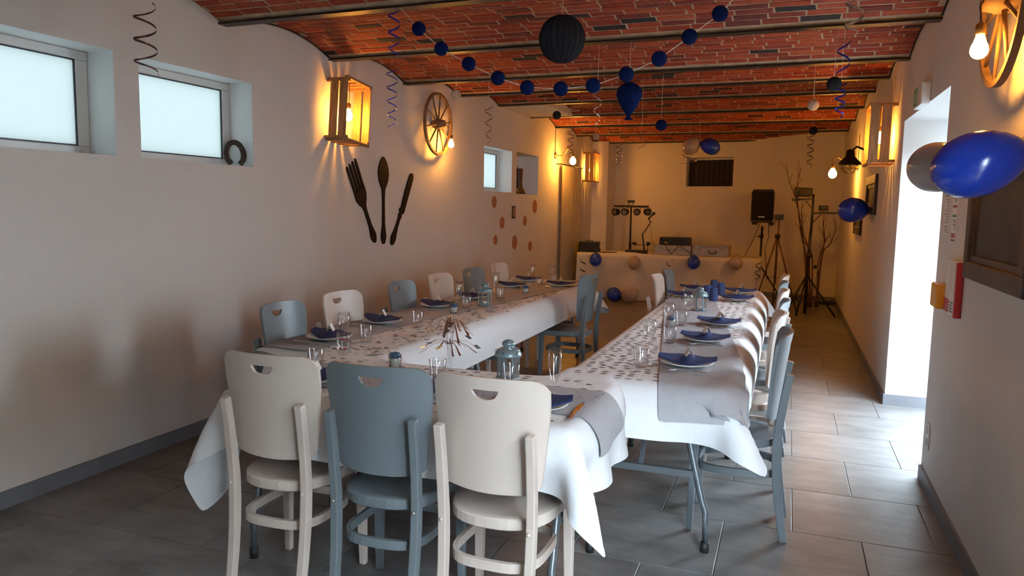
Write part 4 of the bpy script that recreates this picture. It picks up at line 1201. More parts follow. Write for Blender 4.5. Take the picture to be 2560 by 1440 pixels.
frame_pic(2.93, 3.86, 1.215, 1.76, 'large dark framed blackboard on the right wall below the balloons', .075, .035)
frame_pic(7.95, 8.85, 1.47, 1.86, 'dark wooden frame on the right wall below the crate lamp', .09, .03)
frame_pic(9.35, 10.2, 1.23, 1.60, 'dark wooden frame behind the small blue balloon', .09, .03)
# exit sign: faces along the room
t = thing('exit_sign', 'white emergency exit box with green running-man sign above doorway', 'exit sign', (RX, 5.40, 2.165), PI)
bevel(MB().box(0, .055, -.20, .10, 0, .135).build('housing', M_PVC, t), .006)
MB().box(.0, .16, -.004, .004, -.02, .0).build('mount_bar', M_PVC, t) if False else None
gp = MB().box(.055, .058, -.185, -.06, .012, .122).build('green_panel', M_GREEN, t)
man = MB()
for a, b_, w_ in (((-.13, .085), (-.12, .05), .012), ((-.12, .05), (-.10, .025), .009), ((-.122, .05), (-.145, .03), .009), ((-.13, .078), (-.105, .07), .007), ((-.13, .078), (-.155, .062), .007)):
    man.bar((.0588, *a), (.0588, *b_), w_, .001, up=(1, 0, 0))
man.lathe([(.0001, .0583), (.007, .0583), (.007, .0593), (.0001, .0593)], 10, (0, -.127, .100), axis='x')
man.box(.0583, .0593, -.085, -.067, .022, .11)
man.build('running_man', M_PVC, gp)
# paper notices
def notice(y, z0, z1, w, label, rows):
    t = thing('wall_notice', label, 'notice', (RX, y, z0), PI, 'paper notices by the doorway')
    MB().box(.001, .003, -w/2, w/2, 0, z1-z0).build('sheet', M_CARD, t)
    for a, b_, m_, nlines in rows:
        if nlines == 0: MB().box(.003, .0035, -w/2+.01, w/2-.01, a, b_).build('print_block', m_, t)
        else:
            mb = MB()
            for k in range(nlines):
                z = a+(b_-a)*(k+.5)/nlines; e = random.uniform(.4, .95)
                mb.box(.003, .0035, w/2-.012-(w-.024)*e, w/2-.012, z-.0022, z+.0022)
            mb.build('print_lines', m_, t)
notice(4.505, 1.385, 1.655, .105, 'narrow paper notice nearest the doorway edge', [(.20, .25, M_INK, 0), (.12, .19, M_PINK, 6), (.06, .115, M_INK, 5), (.01, .05, M_INK, 4)])
notice(4.30, 1.355, 1.68, .115, 'longer paper notice with red and green bars beside blackboard', [(.20, .30, M_INK, 10), (.172, .184, M_PINK, 0), (.125, .137, M_GREEN, 0), (.06, .115, M_INK, 5), (.022, .045, M_PINK, 0), (.004, .014, M_INK, 0)])
# fire point: white and red box with an amber shield
t = thing('alarm_box', 'tall white and red alarm box with amber cover by the doorway', 'alarm box', (RX, 4.11, 1.01), PI)
bevel(MB().box(0, .03, -.13, .10, 0, .26).build('housing', M_PVC, t), .006)
MB().box(0, .031, .10, .125, .0, .26).build('red_side', M_RED, t)
MB().box(.03, .032, -.125, -.02, .01, .075).build('red_label', M_RED, t)
mb = MB()
for k in range(4): mb.box(.03, .0312, .0, .08, .02+k*.014, .026+k*.014)
mb.build('print_lines', M_INK, t)
MB().box(.03, .0312, -.11, -.03, .15, .24).build('window', M_CARD, t)
bevel(MB().box(.0, .065, -.30, -.135, .01, .135).build('amber_cover', M_YEL, t), .01)
# sockets
for y, z, lab in ((4.53, .29, 'white double power socket low on right wall near doorway edge'), (7.42, .50, 'small white wall plate low on the right wall past the doorway')):
    t = thing('power_socket', lab, 'socket', (RX, y, z), PI)
    bevel(MB().box(0, .008, -.04, .04, -.07, .07).build('plate', M_PVC, t), .003)
    for dz in (-.034, .034):
        MB().lathe([(.0001, .0085), (.02, .0085), (.022, .011), (.0001, .0095)], 14, (0, 0, dz), axis='x').build('outlet', M_CARD, t)

# ------------------------------------------------------------------ balloons
def balloon(c, r, m, label, tail=(0, 0, -1), elong=1.12, group=None, cat='balloon', tie=None):
    t = thing('balloon', label, cat, c, 0, group)
    d = Vector(tail).normalized(); q = d.to_track_quat('-Z', 'Y').to_matrix().to_4x4()
    prof = []
    for i in range(21):
        a = PI*i/20; rr = r*math.sin(a); z = r*elong*math.cos(a)
        if z < 0: z *= 1.18; rr *= (1-.10*(abs(z)/(r*elong*1.18))**2)
        prof.append((max(rr, 1e-6), z))
    b = MB().lathe(prof, 32); b.v = [tuple(q @ Vector(v)) for v in b.v]
    b.build('skin', m, t)
    zt = -r*elong*1.18
    k = MB().lathe([(.002, zt+.004), (.006, zt-.004), (.012, zt-.014), (.0001, zt-.008)], 10); k.v = [tuple(q @ Vector(v)) for v in k.v]
    k.build('knot', m, t)
    if tie is not None:
        kp = q @ Vector((0, 0, zt-.008)); e = Vector(tie)-Vector(c)
        MB().tube([kp, kp.lerp(e, .5)+Vector((0, 0, -.01)), e], .0018, 5).build('tie_string', M_STRING, t)
    return t
GB = 'party balloons'
balloon((.515, 2.62, 1.645), .098, M_BLUEB, 'large glossy blue balloon at the right edge before the blackboard', (1, -.12, .35), 1.22, GB, tie=(RX, 2.62, 1.80))
balloon(P(2342, 418, 2.95), .085, M_BEIGEB, 'taupe balloon half hidden behind the big blue one', (1, .1, .1), 1.1, GB, tie=(RX, 3.0, 1.80))
q = P(2130, 525, 8.3); balloon(q, .125, M_BLUEB, 'small blue balloon hanging by the right wall near light stand', (1, .2, .1), 1.08, GB, tie=(RX, q[1]+.1, q[2]+.1))
q = P(1727, 366, 11.2); balloon(q, .115, M_BEIGEB, 'beige balloon under the ceiling beside a blue one', (.6, 0, .6), 1.12, GB, tie=(q[0]+.12, q[1], ceil_z(q[0]+.12, q[1])))
q = P(1777, 367, 11.2); balloon(q, .112, M_BLUEB, 'blue balloon under the ceiling above the dark recess', (-.8, 0, .35), 1.2, GB, tie=(q[0]-.17, q[1], ceil_z(q[0]-.17, q[1])))
DJY, DZ = 11.92, .76
for px, py, m_, lab in ((1489, 650, M_BLUEB, 'blue balloon at the left end of the white-covered far table'), (1586, 659, M_BEIGEB, 'beige balloon second on the front of the far table'),
                        (1734, 657, M_BLUEB, 'blue balloon third on the front of the far table'), (1840, 658, M_BEIGEB, 'beige balloon at the right of the far table front')):
    q = P(px, py, DJY-.125); balloon(q, .098, m_, lab, (0, .5, 1), 1.08, GB, tie=(q[0], DJY-.005, DZ-.03))
q = at(1534, 755, 2, 0); balloon((q[0], q[1], .125), .112, M_BLUEB, 'blue balloon resting on the floor before the far table', (.6, .2, -.3), 1.05, GB)
q = at(1573, 759, 2, 0); balloon((q[0], q[1], .135), .125, M_BEIGEB, 'translucent-looking beige balloon on the floor before the far table', (.8, .1, .5), 1.05, GB)

# ------------------------------------------------------------------ honeycomb paper balls
def honeycomb(mb, c, r, n=28, m=12, sc=1.0, drop=0.0):
    """paper honeycomb: fine leaves fanned round a vertical axis"""
    cx, cy, cz = c
    vs, fs = [], []
    for i in range(m+1):
        a = PI*i/m
        for k in range(n):
            rr = r*math.sin(a)*(1.0 if k % 2 == 0 else .93)
            ph = 2*PI*k/n
            z = r*math.cos(a)*sc
            if drop and z < 0: rr *= (1-.45*(-z/(r*sc))); z *= 1+drop
            vs.append((cx+rr*math.cos(ph), cy+rr*math.sin(ph), cz+z))
    fs = [(i*n+k, (i+1)*n+k, (i+1)*n+(k+1) % n, i*n+(k+1) % n) for i in range(m) for k in range(n)]
    return mb.add(vs, fs)
g = thing('ball_garland', 'garland of eleven navy honeycomb balls swagged under the ceiling', 'garland')
gp_ = [(1047, 72), (1103, 122), (1172, 160), (1245, 195), (1318, 219), (1402, 222), (1483, 214), (1566, 186), (1648, 147), (1724, 92), (1800, 34)]
gpts = [Vector(P(x, y, 3.98)) for x, y in gp_]
ends = [Vector(P(997, 14, 3.99)), Vector(P(1838, 2, 3.93))+Vector((.03, 0, .05))]
MB().tube([ends[0]]+gpts+[ends[1]], .0022, 5).build('string', M_STRING, g)
for p in gpts:
    honeycomb(MB(), p, .040, 36, 14).build('honeycomb_ball', M_BLUEP, g)
def hang_ball(px, py, Y, r, m_, label, top=None, name='honeycomb_ball', drop=0.0, sc=1.0):
    c = P(px, py, Y)
    t = thing(name, label, 'paper ball', c, 0, 'hanging paper balls')
    honeycomb(MB(), (0, 0, 0), r, 44, 18, sc, drop).build('paper', m_, t)
    zt = ceil_z(c[0], c[1])
    MB().tube([(0, 0, r*.95*sc), (0, 0, max(r+.02, zt+.004-c[2]))], .0016, 5).build('thread', M_STRING, t)
    return t, c
t, c = hang_ball(1405, 98, 4.0, .125, M_GREYP, 'large charcoal honeycomb ball hanging near the ceiling centre')
for k in range(10):
    a = 2*PI*k/10
    MB().tube([(.126*math.sin(u)*math.cos(a), .126*math.sin(u)*math.sin(a), .126*math.cos(u)) for u in np.linspace(.2, PI-.2, 14)], .0012, 4).build('leaf_edge', M_GREYP, t)
t, c = hang_ball(1573, 238, 5.2, .088, M_BLUEP, 'navy honeycomb paper balloon with a tail, below the garland', drop=.55)
MB().open_lathe([(.008, -.118), (.014, -.132), (.012, -.140), (.022, -.156), (.030, -.164)], 20).build('tail_ruffle', M_BLUEP, t)
hang_ball(1653, 313, 7.2, .052, M_BLUEP, 'small navy paper ball hanging right of the paper balloon')
hang_ball(1392, 288, 8.0, .046, M_GREYP, 'small dark paper ball in front of the plaster soffit')
hang_ball(1490, 342, 10.4, .045, M_WHITEP, 'tiny cream paper ball far off by the left beams')
hang_ball(1140, 237, 6.4, .048, M_WHITEP, 'small cream paper ball hanging right above the left wheel lamp')
hang_ball(2085, 210, 5.6, .048, M_GREYP, 'small grey-blue paper ball hanging near the right wall', top=2.68)
hang_ball(2033, 263, 7.0, .047, M_WHITEP, 'small cream paper ball hanging on the right side')
hang_ball(2033, 327, 8.6, .042, M_GREYP, 'tiny dark paper ball below the cream one at right')

# ------------------------------------------------------------------ spiral streamers
def streamer(px, py0, py1, Y, amp_px, turns, m_, label, width=.012, taper=.35, ph=0.0, toceil=True):
    a, b_ = P(px, py0, Y), P(px, py1, Y)
    dist = np.dot(a-np.array([0, 0, CAM_Z]), _f)
    amp = amp_px*dist/F_PX
    n = int(16*turns)
    b = MB(); vs = []
    for i in range(n+1):
        q = i/n; th = 2*PI*turns*q+ph; r = amp*(1-taper*q)
        z = (a[2]-.002)+(b_[2]-a[2])*q
        c = Vector((r*math.cos(th), r*math.sin(th), z-a[2])); w = width*(.55+.45*math.sin(PI*q))
        u = Vector((-math.sin(th)*.25*math.cos(th), .0, 1)).normalized()
        vs += [c+u*w/2, c-u*w/2]
    b.add(vs, [(2*i, 2*i+1, 2*i+3, 2*i+2) for i in range(n)], True)
    t = thing('spiral_streamer', label, 'streamer', a, 0, 'spiral streamers')
    b.build('ribbon', m_, t)
    if toceil:
        MB().tube([(0, 0, 0), (0, 0, max(.02, ceil_z(a[0], a[1])+.004-a[2]))], .0012, 4).build('thread', M_STRING, t)
    return t
streamer(360, 8, 185, 3.05, 26, 3.2, M_RIBD, 'dark metallic spiral streamer hanging before the left windows', .012, -.1)
streamer(985, 15, 138, 4.0, 16, 3.0, M_RIBB, 'blue spiral streamer at the left end of the garland', .011, .2)
streamer(980, 165, 320, 5.3, 15, 4.6, M_RIBB, 'long blue spiral streamer right of the left crate lamp', .010, .25)
streamer(1222, 262, 362, 6.7, 10, 3.5, M_RIBD, 'thin dark spiral streamer above the small window', .012, .4)
streamer(1427, 322, 395, 9.6, 9, 4, M_RIBD, 'thin spiral streamer in front of the left sconce', .013)
streamer(1495, 215, 310, 5.8, 12, 2.4, M_RIBS, 'silver spiral streamer under the garland centre', .011)
streamer(1549, 358, 420, 11.0, 9, 4, M_RIBD, 'thin dark spiral streamer near the far left pier', .016)
streamer(1605, 318, 378, 7.4, 14, 1.6, M_RIBD, 'loose curled ribbon below the paper balloon', .010)
streamer(1722, 378, 410, 11.15, 20, 1.5, M_RIBD, 'curled ribbon hanging under the beige ceiling balloon', .012, 0)
streamer(2140, -20, 80, 3.8, 22, 1.8, M_RIBS, 'silver spiral streamer at the top right of the ceiling', .014, 0)
streamer(2112, 98, 190, 4.9, 16, 1.6, M_RIBB, 'blue spiral streamer at right, upper of two', .013, 0)
streamer(2103, 205, 292, 5.6, 15, 3.2, M_RIBB, 'blue spiral streamer at right beside the grey paper ball', .013, .3)
streamer(2028, 335, 418, 8.7, 10, 4.2, M_RIBD, 'thin dark spiral streamer below the tiny dark ball', .014)
streamer(1458, 640, 700, DJY-.05, 7, 3, M_RIBD, 'dark curled ribbon hanging on the far table front, left end', .02, 0, toceil=False)
streamer(1896, 655, 700, DJY-.05, 6, 2.5, M_RIBD, 'dark curled ribbon hanging on the far table front, right end', .02, 0, toceil=False)
streamer(1675, 648, 665, DJY-.05, 8, .8, M_RIBD, 'short curled ribbon between balloons on the far table front', .02, 0, toceil=False)
# ------------------------------------------------------------------ music corner at the far end
DX0, DX1, DZ = P(1443, 640, DJY)[0], P(1903, 648, DJY)[0], .76
t = thing('folding_table', 'long folding table under the white sheet at the far end', 'table', ((DX0+DX1)/2, DJY+.36, 0), 0, 'folding banquet tables')
L2 = (DX1-DX0)/2-.02
MB().box(-L2, L2, -.34, .34, DZ-.04, DZ-.004).build('tabletop', M_TTOP, t)
for x in (-L2+.2, L2-.2):
    for y in (-.26, .26): MB().tube([(x, y, 0), (x, y, DZ-.04)], .015, 8).build('leg', M_LEGMET, t)
# sheet: flat on top, hanging in shallow waves in front
b = MB(); nx, nz = 90, 16; vs = []
for i in range(nx+1):
    u = i/nx; x = DX0+(DX1-DX0)*u
    for j in range(nz+1):
        v = j/nz
        if v < .25: y, z = DJY+.70*(1-v/.25), DZ+.0015
        else:
            q = (v-.25)/.75
            y = DJY-.012-.05*q*(.4+.6*abs(math.sin(5*u+.7)))*(1-.3*math.sin(17*u)**2)-.025*math.sin(2*PI*(u*2.5+q*.5))*q
            z = DZ-.004-(DZ-.085+.05*math.sin(4*u))*q
        if v < .26: z += .035*math.exp(-((u-.30)/.10)**2)*(1 if v > .2 else 0)
        vs.append((x, y, z))
b.add(vs, [(i*(nz+1)+j, i*(nz+1)+j+1, (i+1)*(nz+1)+j+1, (i+1)*(nz+1)+j) for i in range(nx) for j in range(nz)], True)
M_SHEET = mat('white_sheet', (0.70, 0.66, 0.62), 0.85, bump=.2, bscale=25)
tag(b.build('table_sheet', M_SHEET), 'white sheet hanging over the long far table', 'tablecloth')
def bx(parent, name, m, c, w, d, h_, rz=0, bev=.006):
    M = Matrix.Translation(Vector(c)) @ Matrix.Rotation(rz, 4, 'Z')
    return bevel(MB().box(-w/2, w/2, -d/2, d/2, 0, h_, M).build(name, m, parent), bev)
px_m = lambda Y: (Y-.0)*math.cos(.0)/F_PX
# black bag
q = P(1473, 632, 12.1)
t = thing('black_bag', 'black padded bag on the left end of the far table', 'bag', (q[0], 12.1, DZ+.003))
vs = []
bm_ = [(-.17, .0), (.175, .0), (.168, .06), (.15, .09), (.165, .13), (.17, .168), (.05, .172), (-.10, .17), (-.165, .168), (-.17, .08)]
b = MB(); b.prism(bm_, .18, Matrix.Translation((0, .09, 0)) @ Matrix.Rotation(H, 4, 'X')); bevel(b.build('body', M_BLACK, t), .015, 3)
MB().tube([(-.06, 0, .165), (-.05, 0, .185), (.05, 0, .185), (.06, 0, .165)], .006, 6).build('handle', M_BLACK, t)
# flat dark folders
q = P(1520, 632, 12.0); tag(bx(None, 'flat_folder', M_FRAMEW, (q[0], 12.05, DZ+.003), .24, .2, .012), 'flat dark folder beside the black bag on far table', 'folder')
q = P(1590, 630, 12.3); tag(bx(None, 'thin_controller', M_BLACK, (q[0], 12.3, DZ+.003), .33, .2, .045), 'thin dark controller lying under the light bar stand', 'controller')
# light bar on a stand behind the table
LY = 12.8
base = P(1574, 640, LY)
t = thing('light_bar_stand', 'stand with a bar of four round stage lights', 'stage lights', (base[0], LY, 0))
top = P(1578, 516, LY)
MB().tube([(0, 0, .02), (0, 0, .9)], .022, 10).build('lower_pole', M_BLACKM, t)
MB().tube([(0, 0, .85), (top[0]-base[0], 0, top[2])], .015, 10).build('upper_pole', M_BLACKM, t)
for k in range(3):
    a = 2*PI*k/3+.5; MB().bar((0, 0, .45), (.42*math.cos(a), .25*math.sin(a), .012), .02, .02).build('leg', M_BLACKM, t)
xl, xr = P(1535, 514, LY)[0]-base[0], P(1622, 514, LY)[0]-base[0]
MB().box(xl, xr, -.03, .03, top[2]-.018, top[2]+.018).build('bar', M_BLACKM, t)
MB().box(-.06, .05, -.04, .04, top[2]+.06, top[2]+.105).build('laser_box', M_BLACK, t)
for sx in (-.04, .03): MB().bar((sx, 0, top[2]+.015), (sx, 0, top[2]+.065), .008, .008).build('bracket', M_BLACKM, t)
for i, px in enumerate((1540, 1563, 1593, 1618)):
    x = P(px, 530, LY)[0]-base[0]; z = P(px, 530, LY)[2]
    ca = (-.5, -.1, .1, .5)[i]
    R_ = Matrix.Translation((x, 0, z)) @ Matrix.Rotation(ca, 4, 'Z')
    pb = MB().lathe([(.05, .06), (.058, .03), (.062, -.05), (.056, -.055), (.054, -.045), (.0001, -.042)], 16, axis='y'); pb.v = [tuple(R_ @ Vector(v)) for v in pb.v]
    po = pb.build('spot_light', M_BLACKM, t)
    lb = MB()
    for k in range(7):
        aa = 2*PI*k/6; rr = 0 if k == 6 else .032
        lb.sphere((rr*math.cos(aa), -.045, rr*math.sin(aa)), .011, 8, 6, (1, .4, 1))
    lb.v = [tuple(R_ @ Vector(v)) for v in lb.v]
    lb.build('lens_cluster', M_CHROME, po)
    MB().tube([(x-.06, 0, z), (x-.062, 0, z+.05), (x-.03, 0, top[2]-.01)], .005, 5).build('yoke', M_BLACKM, po)
    MB().tube([(x+.06, 0, z), (x+.062, 0, z+.05), (x+.03, 0, top[2]-.01)], .005, 5).build('yoke', M_BLACKM, po)
# microphone on a jointed desk arm
MY = 12.15
p0 = P(1611, 630, MY)
t = thing('microphone_arm', 'microphone on a jointed desk arm on the far table', 'microphone', (p0[0], MY, DZ+.003))
J = lambda px, py: tuple(np.array(P(px, py, MY))-np.array([p0[0], MY, DZ+.003]))
MB().lathe([(.05, 0), (.05, .012), (.014, .018), (.012, .04)], 16).build('base', M_BLACKM, t)
MB().tube([(0, 0, .03), J(1606, 584)], .012, 8).build('lower_arm', M_BLACKM, t)
MB().tube([J(1606, 584), J(1626, 556)], .007, 8).build('upper_arm', M_BRANCH, t)
MB().tube([np.array(J(1606, 584))+np.array([.03, 0, -.0]), J(1629, 553)], .005, 8).build('spring_rod', M_BRANCH, t)
MB().tube([J(1626, 556), J(1621, 546)], .008, 8).build('mic_clip', M_BLACKM, t)
m0, m1 = np.array(J(1620, 548)), np.array(J(1637, 531))
MB().tube([m0+(m1-m0)*q for q in np.linspace(0, 1, 9)], lambda q: .014 if q < .62 else .014+.012*math.sin(PI*min(1, (q-.62)/.42)), 10).build('microphone', M_BLACK, t)
MB().tube([J(1625, 560), J(1628, 585), J(1632, 605), J(1638, 622)], .003, 5).build('cable', M_CORD, t)
# small stand with two clamps
CY = 12.3; p0 = P(1600, 631, CY)
t = thing('clamp_stand', 'small black crossbar stand with two clamps beside the microphone', 'stand', (p0[0], CY, DZ+.003))
J = lambda px, py: tuple(np.array(P(px, py, CY))-np.array([p0[0], CY, DZ+.003]))
MB().tube([J(1583, 612), J(1624, 613)], .006, 6).build('crossbar', M_BLACKM, t)
MB().tube([(J(1619, 612)[0], 0, 0), J(1619, 612)], .006, 6).build('post', M_BLACKM, t)
for px in (1586, 1621):
    c = J(px, 610); MB().box(c[0]-.03, c[0]+.03, -.03, .03, c[2]-.012, c[2]+.03).build('clamp', M_BLACK, t)
# aluminium flight case with a black mixer on top
FY_ = 12.05
a, b_ = P(1635, 641, FY_), P(1727, 641, FY_)
w = b_[0]-a[0]
t = thing('flight_case', 'low aluminium flight case carrying the black mixer', 'case', ((a[0]+b_[0])/2, FY_+.15, DZ+.003))
bx(t, 'body', M_ALU, (0, 0, 0), w, .34, .155)
bx(t, 'edge_trim', M_CHROME, (0, 0, .075), w+.006, .346, .012, bev=.002)
for x in (-w*.32, w*.30): bx(t, 'latch', M_CHROME, (x, -.175, .085), .035, .012, .035, bev=.002)
for x, x2 in ((-.12, -.01), (.10, -.01), (.12, .30)): MB().tube([(x, -.178, .155), ((x+x2)/2, -.185, .09), (x2, -.182, .012)], .005, 5).build('cable', M_CORD, t)
a2, b2 = P(1648, 617, FY_), P(1723, 617, FY_)
w2 = b2[0]-a2[0]
t = thing('mixer_rack', 'black mixer rack standing on the aluminium flight case', 'mixer', ((a2[0]+b2[0])/2, FY_+.15, DZ+.160))
bx(t, 'body', M_BLACK, (0, 0, 0), w2, .30, .12)
for k in range(7): MB().lathe([(.012, -.152), (.010, -.170), (.0001, -.171)], 10, (-w2*.38+k*w2*.125, 0, .075), axis='y').build('knob', M_BLACKM, t)
bx(t, 'display', M_YEL, (-w2*.28, -.151, .03), .05, .004, .018, bev=.001)
# second case
a, b_ = P(1730, 645, FY_), P(1822, 645, FY_)
w = b_[0]-a[0]
t = thing('aluminium_case', 'pale aluminium case with black handle on far table', 'case', ((a[0]+b_[0])/2, FY_+.15, DZ+.003), -.03)
bx(t, 'body', M_ALU, (0, 0, 0), w, .32, .145)
bx(t, 'lid', M_ALU, (0, 0, .147), w, .32, .03)
hx = P(1782, 636, FY_)[0]-(a[0]+b_[0])/2
MB().tube([(hx-.055, -.165, .085), (hx-.055, -.185, .08), (hx-.04, -.19, .045), (hx+.04, -.19, .045), (hx+.055, -.185, .08), (hx+.055, -.165, .085)], .009, 7).build('handle', M_BLACK, t)
for x in (-w*.33, w*.33): bx(t, 'latch', M_CHROME, (x, -.165, .10), .035, .01, .06, bev=.002)

# loudspeaker on its stand
SY = 12.75
q0, q1 = P(1880, 556, SY), P(1944, 474, SY)
sw, sh = q1[0]-q0[0], q1[2]-q0[2]
sx = (q0[0]+q1[0])/2
t = thing('speaker_stand', 'black tripod stand under the loudspeaker behind the far table', 'stand', (sx, SY, 0))
MB().tube([(-.03, 0, .10), (-.02, 0, q0[2]-.06)], .019, 10).build('pole', M_BLACKM, t)
MB().lathe([(.032, .0), (.032, .06)], 10, (-.025, 0, 1.05)).build('collar', M_BLACKM, t)
MB().tube([(-.02, -.01, 1.07), (-.08, -.03, 1.07)], .010, 8).build('knob', M_BLACK, t)
for k in range(3):
    a = 2*PI*k/3+.4; MB().tube([(-.03, 0, .62), (-.03+.42*math.cos(a), .42*math.sin(a), .014)], .011, 8).build('leg', M_BLACKM, t)
t = thing('loudspeaker', 'black loudspeaker on a pole stand against the far wall', 'loudspeaker', (sx, SY, q0[2]), -.22)
fr = [(-sw*.46, 0), (sw*.46, 0), (sw*.5, sh*.08), (sw*.5, sh*.90), (sw*.43, sh), (-sw*.43, sh), (-sw*.5, sh*.90), (-sw*.5, sh*.08)]
b = MB(); k = len(fr)
b.add([(x, -.14, z) for x, z in fr]+[(x*.62, .15, z*.94+.02) for x, z in fr], [tuple(range(k)), tuple(reversed(range(k, 2*k)))]+[(i, i+k, (i+1) % k+k, (i+1) % k) for i in range(k)])
bevel(b.build('cabinet', M_BLACK, t), .012, 3)
gm = mat('speaker_grille', (0.008, 0.008, 0.008), 0.7, 0.3, bump=1.0, bscale=400)
MB().box(-sw*.43, sw*.43, -.148, -.138, sh*.08, sh*.93).build('grille', gm, t)
MB().box(-.055, .045, -.151, -.147, sh*.16, sh*.19).build('badge', M_CHROME, t)
for x in (-sw*.36, sw*.36): MB().box(x-.03, x+.03, -.12, .0, -.035, .004).build('foot', M_RUBBER, t)
MB().tube([(sw*.2, .02, -.002), (sw*.24, .0, -.22), (sw*.12, -.02, -.42), (sw*.3, -.05, -.9)], .006, 6).build('cable', M_CORD, t)
MB().tube([(-sw*.2, .05, -.002), (-sw*.33, .0, -.2), (-sw*.55, -.05, -.4), (-sw*.75, -.15, -.62)], .005, 6).build('cable', M_CORD, t)

# camera tripod
TY = 11.75
c0_ = P(1944, 590, TY); f1, f2, f3 = at(1897, 740, 2, 0), at(1990, 735, 2, 0), at(1942, 722, 2, 0)
t = thing('camera_tripod', 'slim tripod standing beside the loudspeaker', 'tripod', (c0_[0], TY, 0))
rel = lambda v: (v[0]-c0_[0], v[1]-TY, v[2])
hz = c0_[2]; hd = P(1949, 545, TY)
for fx, fy in ((-.30, -.12), (.32, -.05), (-.02, .25)):
    lg = MB().tube([(0, 0, hz), (fx*.55, fy*.55, hz*.45)], .013, 8).build('leg', M_BRANCH, t)
    MB().tube([(fx*.5, fy*.5, hz*.5), (fx, fy, .012)], .009, 8).build('lower_section', M_BLACKM, lg)
    MB().lathe([(.016, 0), (.014, .03)], 8, (fx, fy, 0)).build('rubber_foot', M_RUBBER, lg)
    MB().bar((0, 0, .50), (fx*.5, fy*.5, .52), .01, .006).build('spreader', M_BLACKM, lg)
MB().tube([(0, 0, .42), (.01, 0, hd[2]-.02)], .012, 8).build('centre_column', M_BRANCH, t)
MB().lathe([(.035, -.04), (.04, 0), (.03, .03)], 10, (0, 0, hz)).build('shoulder', M_BLACKM, t)
MB().box(-.06, .07, -.05, .05, hd[2]-.03, hd[2]+.05).build('head', M_BLACK, t)
MB().tube([(.0, -.03, hd[2]), (-.10, -.12, hd[2]-.12)], .006, 6).build('pan_handle', M_BLACKM, t)

# light stand with two arms and two floodlights
PY = 11.6
pb_ = P(2020, 640, PY); pt_ = P(2034, 486, PY)
base = at(2018, 742, 2, 0)
t = thing('lighting_stand', 'tall black stand with two crossarms and floodlights by the right wall', 'light stand', (pb_[0], PY, 0))
rx = lambda px, py: (P(px, py, PY)[0]-pb_[0], 0, P(px, py, PY)[2])
MB().tube([(0, 0, .02), rx(2021, 640), rx(2028, 570)], .022, 10).build('lower_pole', M_BLACKM, t)
MB().tube([rx(2028, 575), rx(2034, 486)], .017, 10).build('upper_pole', M_BLACKM, t)
MB().lathe([(.034, -.03), (.034, .03)], 10, rx(2022, 640)).build('collar', M_BLACKM, t)
kn_ = rx(2038, 667); MB().sphere((kn_[0], -.03, kn_[2]), .03, 10, 8).build('knob', M_BLACK, t)
for fx, fy in ((-.27, -.12), (.40, -.18), (.02, .33), (-.12, -.30)):
    MB().tube([(0, 0, .58), (fx, fy, .014)], .014, 8).build('leg', M_BLACKM, t)
    MB().bar((0, 0, .25), (fx*.55, fy*.55, .265), .012, .006).build('spreader', M_BLACKM, t)
MB().bar(rx(1980, 500), rx(2036, 497), .03, .03).build('crossarm', M_BLACKM, t)
MB().bar(rx(2030, 533), rx(2103, 533), .03, .03).build('crossarm', M_BLACKM, t)
MB().tube([rx(2016, 503), rx(2028, 520)], .006, 6).build('gusset', M_BLACKM, t)
MB().tube([rx(2052, 536), rx(2030, 558)], .007, 6).build('gusset', M_BLACKM, t)
def flood(px, py, w, h_, d, rz, name):
    c = rx(px, py); M = Matrix.Translation(Vector(c)) @ Matrix.Rotation(rz, 4, 'Z')
    o = MB(); o.add([M @ Vector(v) for v in [(-w*.4, -d/2, -h_*.4), (w*.4, -d/2, -h_*.4), (w*.4, -d/2, h_*.4), (-w*.4, -d/2, h_*.4), (-w/2, d/2, -h_/2), (w/2, d/2, -h_/2), (w/2, d/2, h_/2), (-w/2, d/2, h_/2)]],
                    [(0, 1, 2, 3), (7, 6, 5, 4), (0, 4, 5, 1), (1, 5, 6, 2), (2, 6, 7, 3), (3, 7, 4, 0)])
    bo = bevel(o.build(name, M_BLACK, t), .008)
    M2 = M @ Matrix.Translation((0, -d/2-.004, 0))
    MB().box(-w*.32, w*.32, -.003, .003, -h_*.3, h_*.3, M2).build('lens', M_SLATE, bo)
    MB().tube([M @ Vector((-w/2, 0, 0)), M @ Vector((-w/2, 0, -h_*.75)), M @ Vector((w/2, 0, -h_*.75)), M @ Vector((w/2, 0, 0))], .006, 5).build('yoke', M_BLACKM, bo)
flood(2010, 480, .20, .135, .18, .7, 'floodlight'); flood(2060, 520, .12, .075, .10, .3, 'floodlight')

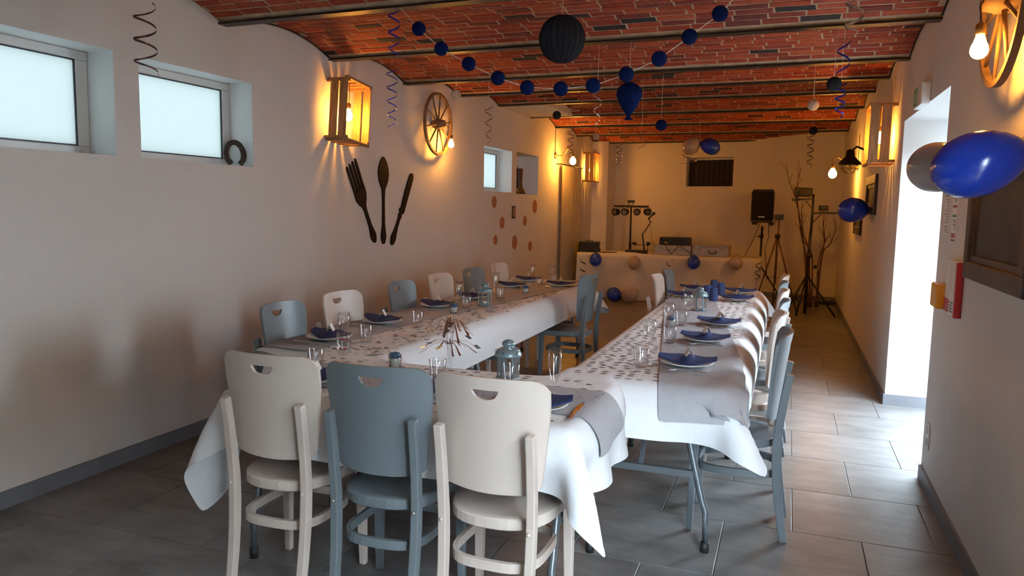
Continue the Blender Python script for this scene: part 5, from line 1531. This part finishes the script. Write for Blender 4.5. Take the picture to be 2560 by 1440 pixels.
# bare branches in the far right corner
def branches(px0, py0, Y, tips, label):
    b0 = np.array(P(px0, py0, Y))
    base_z = 0.0
    t = thing('bare_branches', label, 'branches', (b0[0], Y, 0))
    for i, path in enumerate(tips):
        pts = [(0.02*i, .01*i, .01)]+[tuple(np.array(P(x, y, Y))-np.array([b0[0], Y, 0])+np.array([0, .03*math.sin(3*i+k), 0])) for k, (x, y) in enumerate(path)]
        # round the path off
        cp = [Vector(p) for p in pts]; fine = []
        for k in range(len(cp)-1):
            p_, a_, b_, n_ = cp[max(0, k-1)], cp[k], cp[k+1], cp[min(len(cp)-1, k+2)]
            for q in np.linspace(0, 1, 6)[:-1]:
                fine.append(.5*((2*a_)+(b_-p_)*q+(2*p_-5*a_+4*b_-n_)*q*q+(3*a_-p_-3*b_+n_)*q**3))
        fine.append(cp[-1])
        MB().tube(fine, lambda q: .011*(1-q)+.003, 7).build('branch', M_BRANCH, t)
        for s_ in range(5):
            k = int(len(fine)*(.45+.1*s_)); k = min(k, len(fine)-2)
            o = fine[k]; d = (fine[k+1]-fine[k]).normalized()
            sd = Vector((math.cos(s_*2.4+i), .3*math.sin(s_), .4)).normalized()
            MB().tube([o, o+(d+sd*.6)*.05, o+(d*1.4+sd)*.085], .0032, 5).build('twig', M_BRANCH, t)
branches(2020, 730, 12.45, [[(2012, 640), (2003, 570), (1990, 500), (1972, 450), (1967, 412)], [(2014, 640), (2002, 580), (1992, 480), (1998, 440), (2003, 420)], [(2022, 630), (2010, 590), (2004, 540), (2006, 505)], [(2030, 640), (2008, 600), (2000, 560)]],
         'bare branches rising behind the light stand, taller left bunch')
branches(2040, 735, 12.55, [[(2052, 650), (2062, 600), (2058, 560), (2063, 530)], [(2055, 640), (2075, 610), (2088, 575), (2091, 556)], [(2045, 660), (2060, 610), (2056, 575)]],
         'bare branches in the far corner, shorter right bunch')
# pedal board and cables on the floor
q = at(2062, 760, 2, 0)
t = thing('foot_pedal', 'flat black pedal board on the floor by the light stand', 'pedal', (q[0], q[1], 0), -.2)
bx(t, 'body', M_BLACK, (0, 0, 0), .30, .16, .045)
for k in range(3): MB().lathe([(.018, .045), (.016, .06), (.0001, .061)], 10, (-.09+.09*k, -.02, 0)).build('foot_switch', M_BLACKM, t)
q = at(1962, 748, 2, 0)
c = [(q[0]+.16*math.cos(a)*(1+.2*math.sin(2.3*a)), q[1]+.2*math.sin(a*1.05), .008+.02*(1+math.sin(1.7*a))) for a in np.linspace(0, 13, 70)]
tag(MB().tube(c, .008, 6).build('coiled_cable', M_CORD), 'coiled black cable on the floor under the tripod', 'cable')
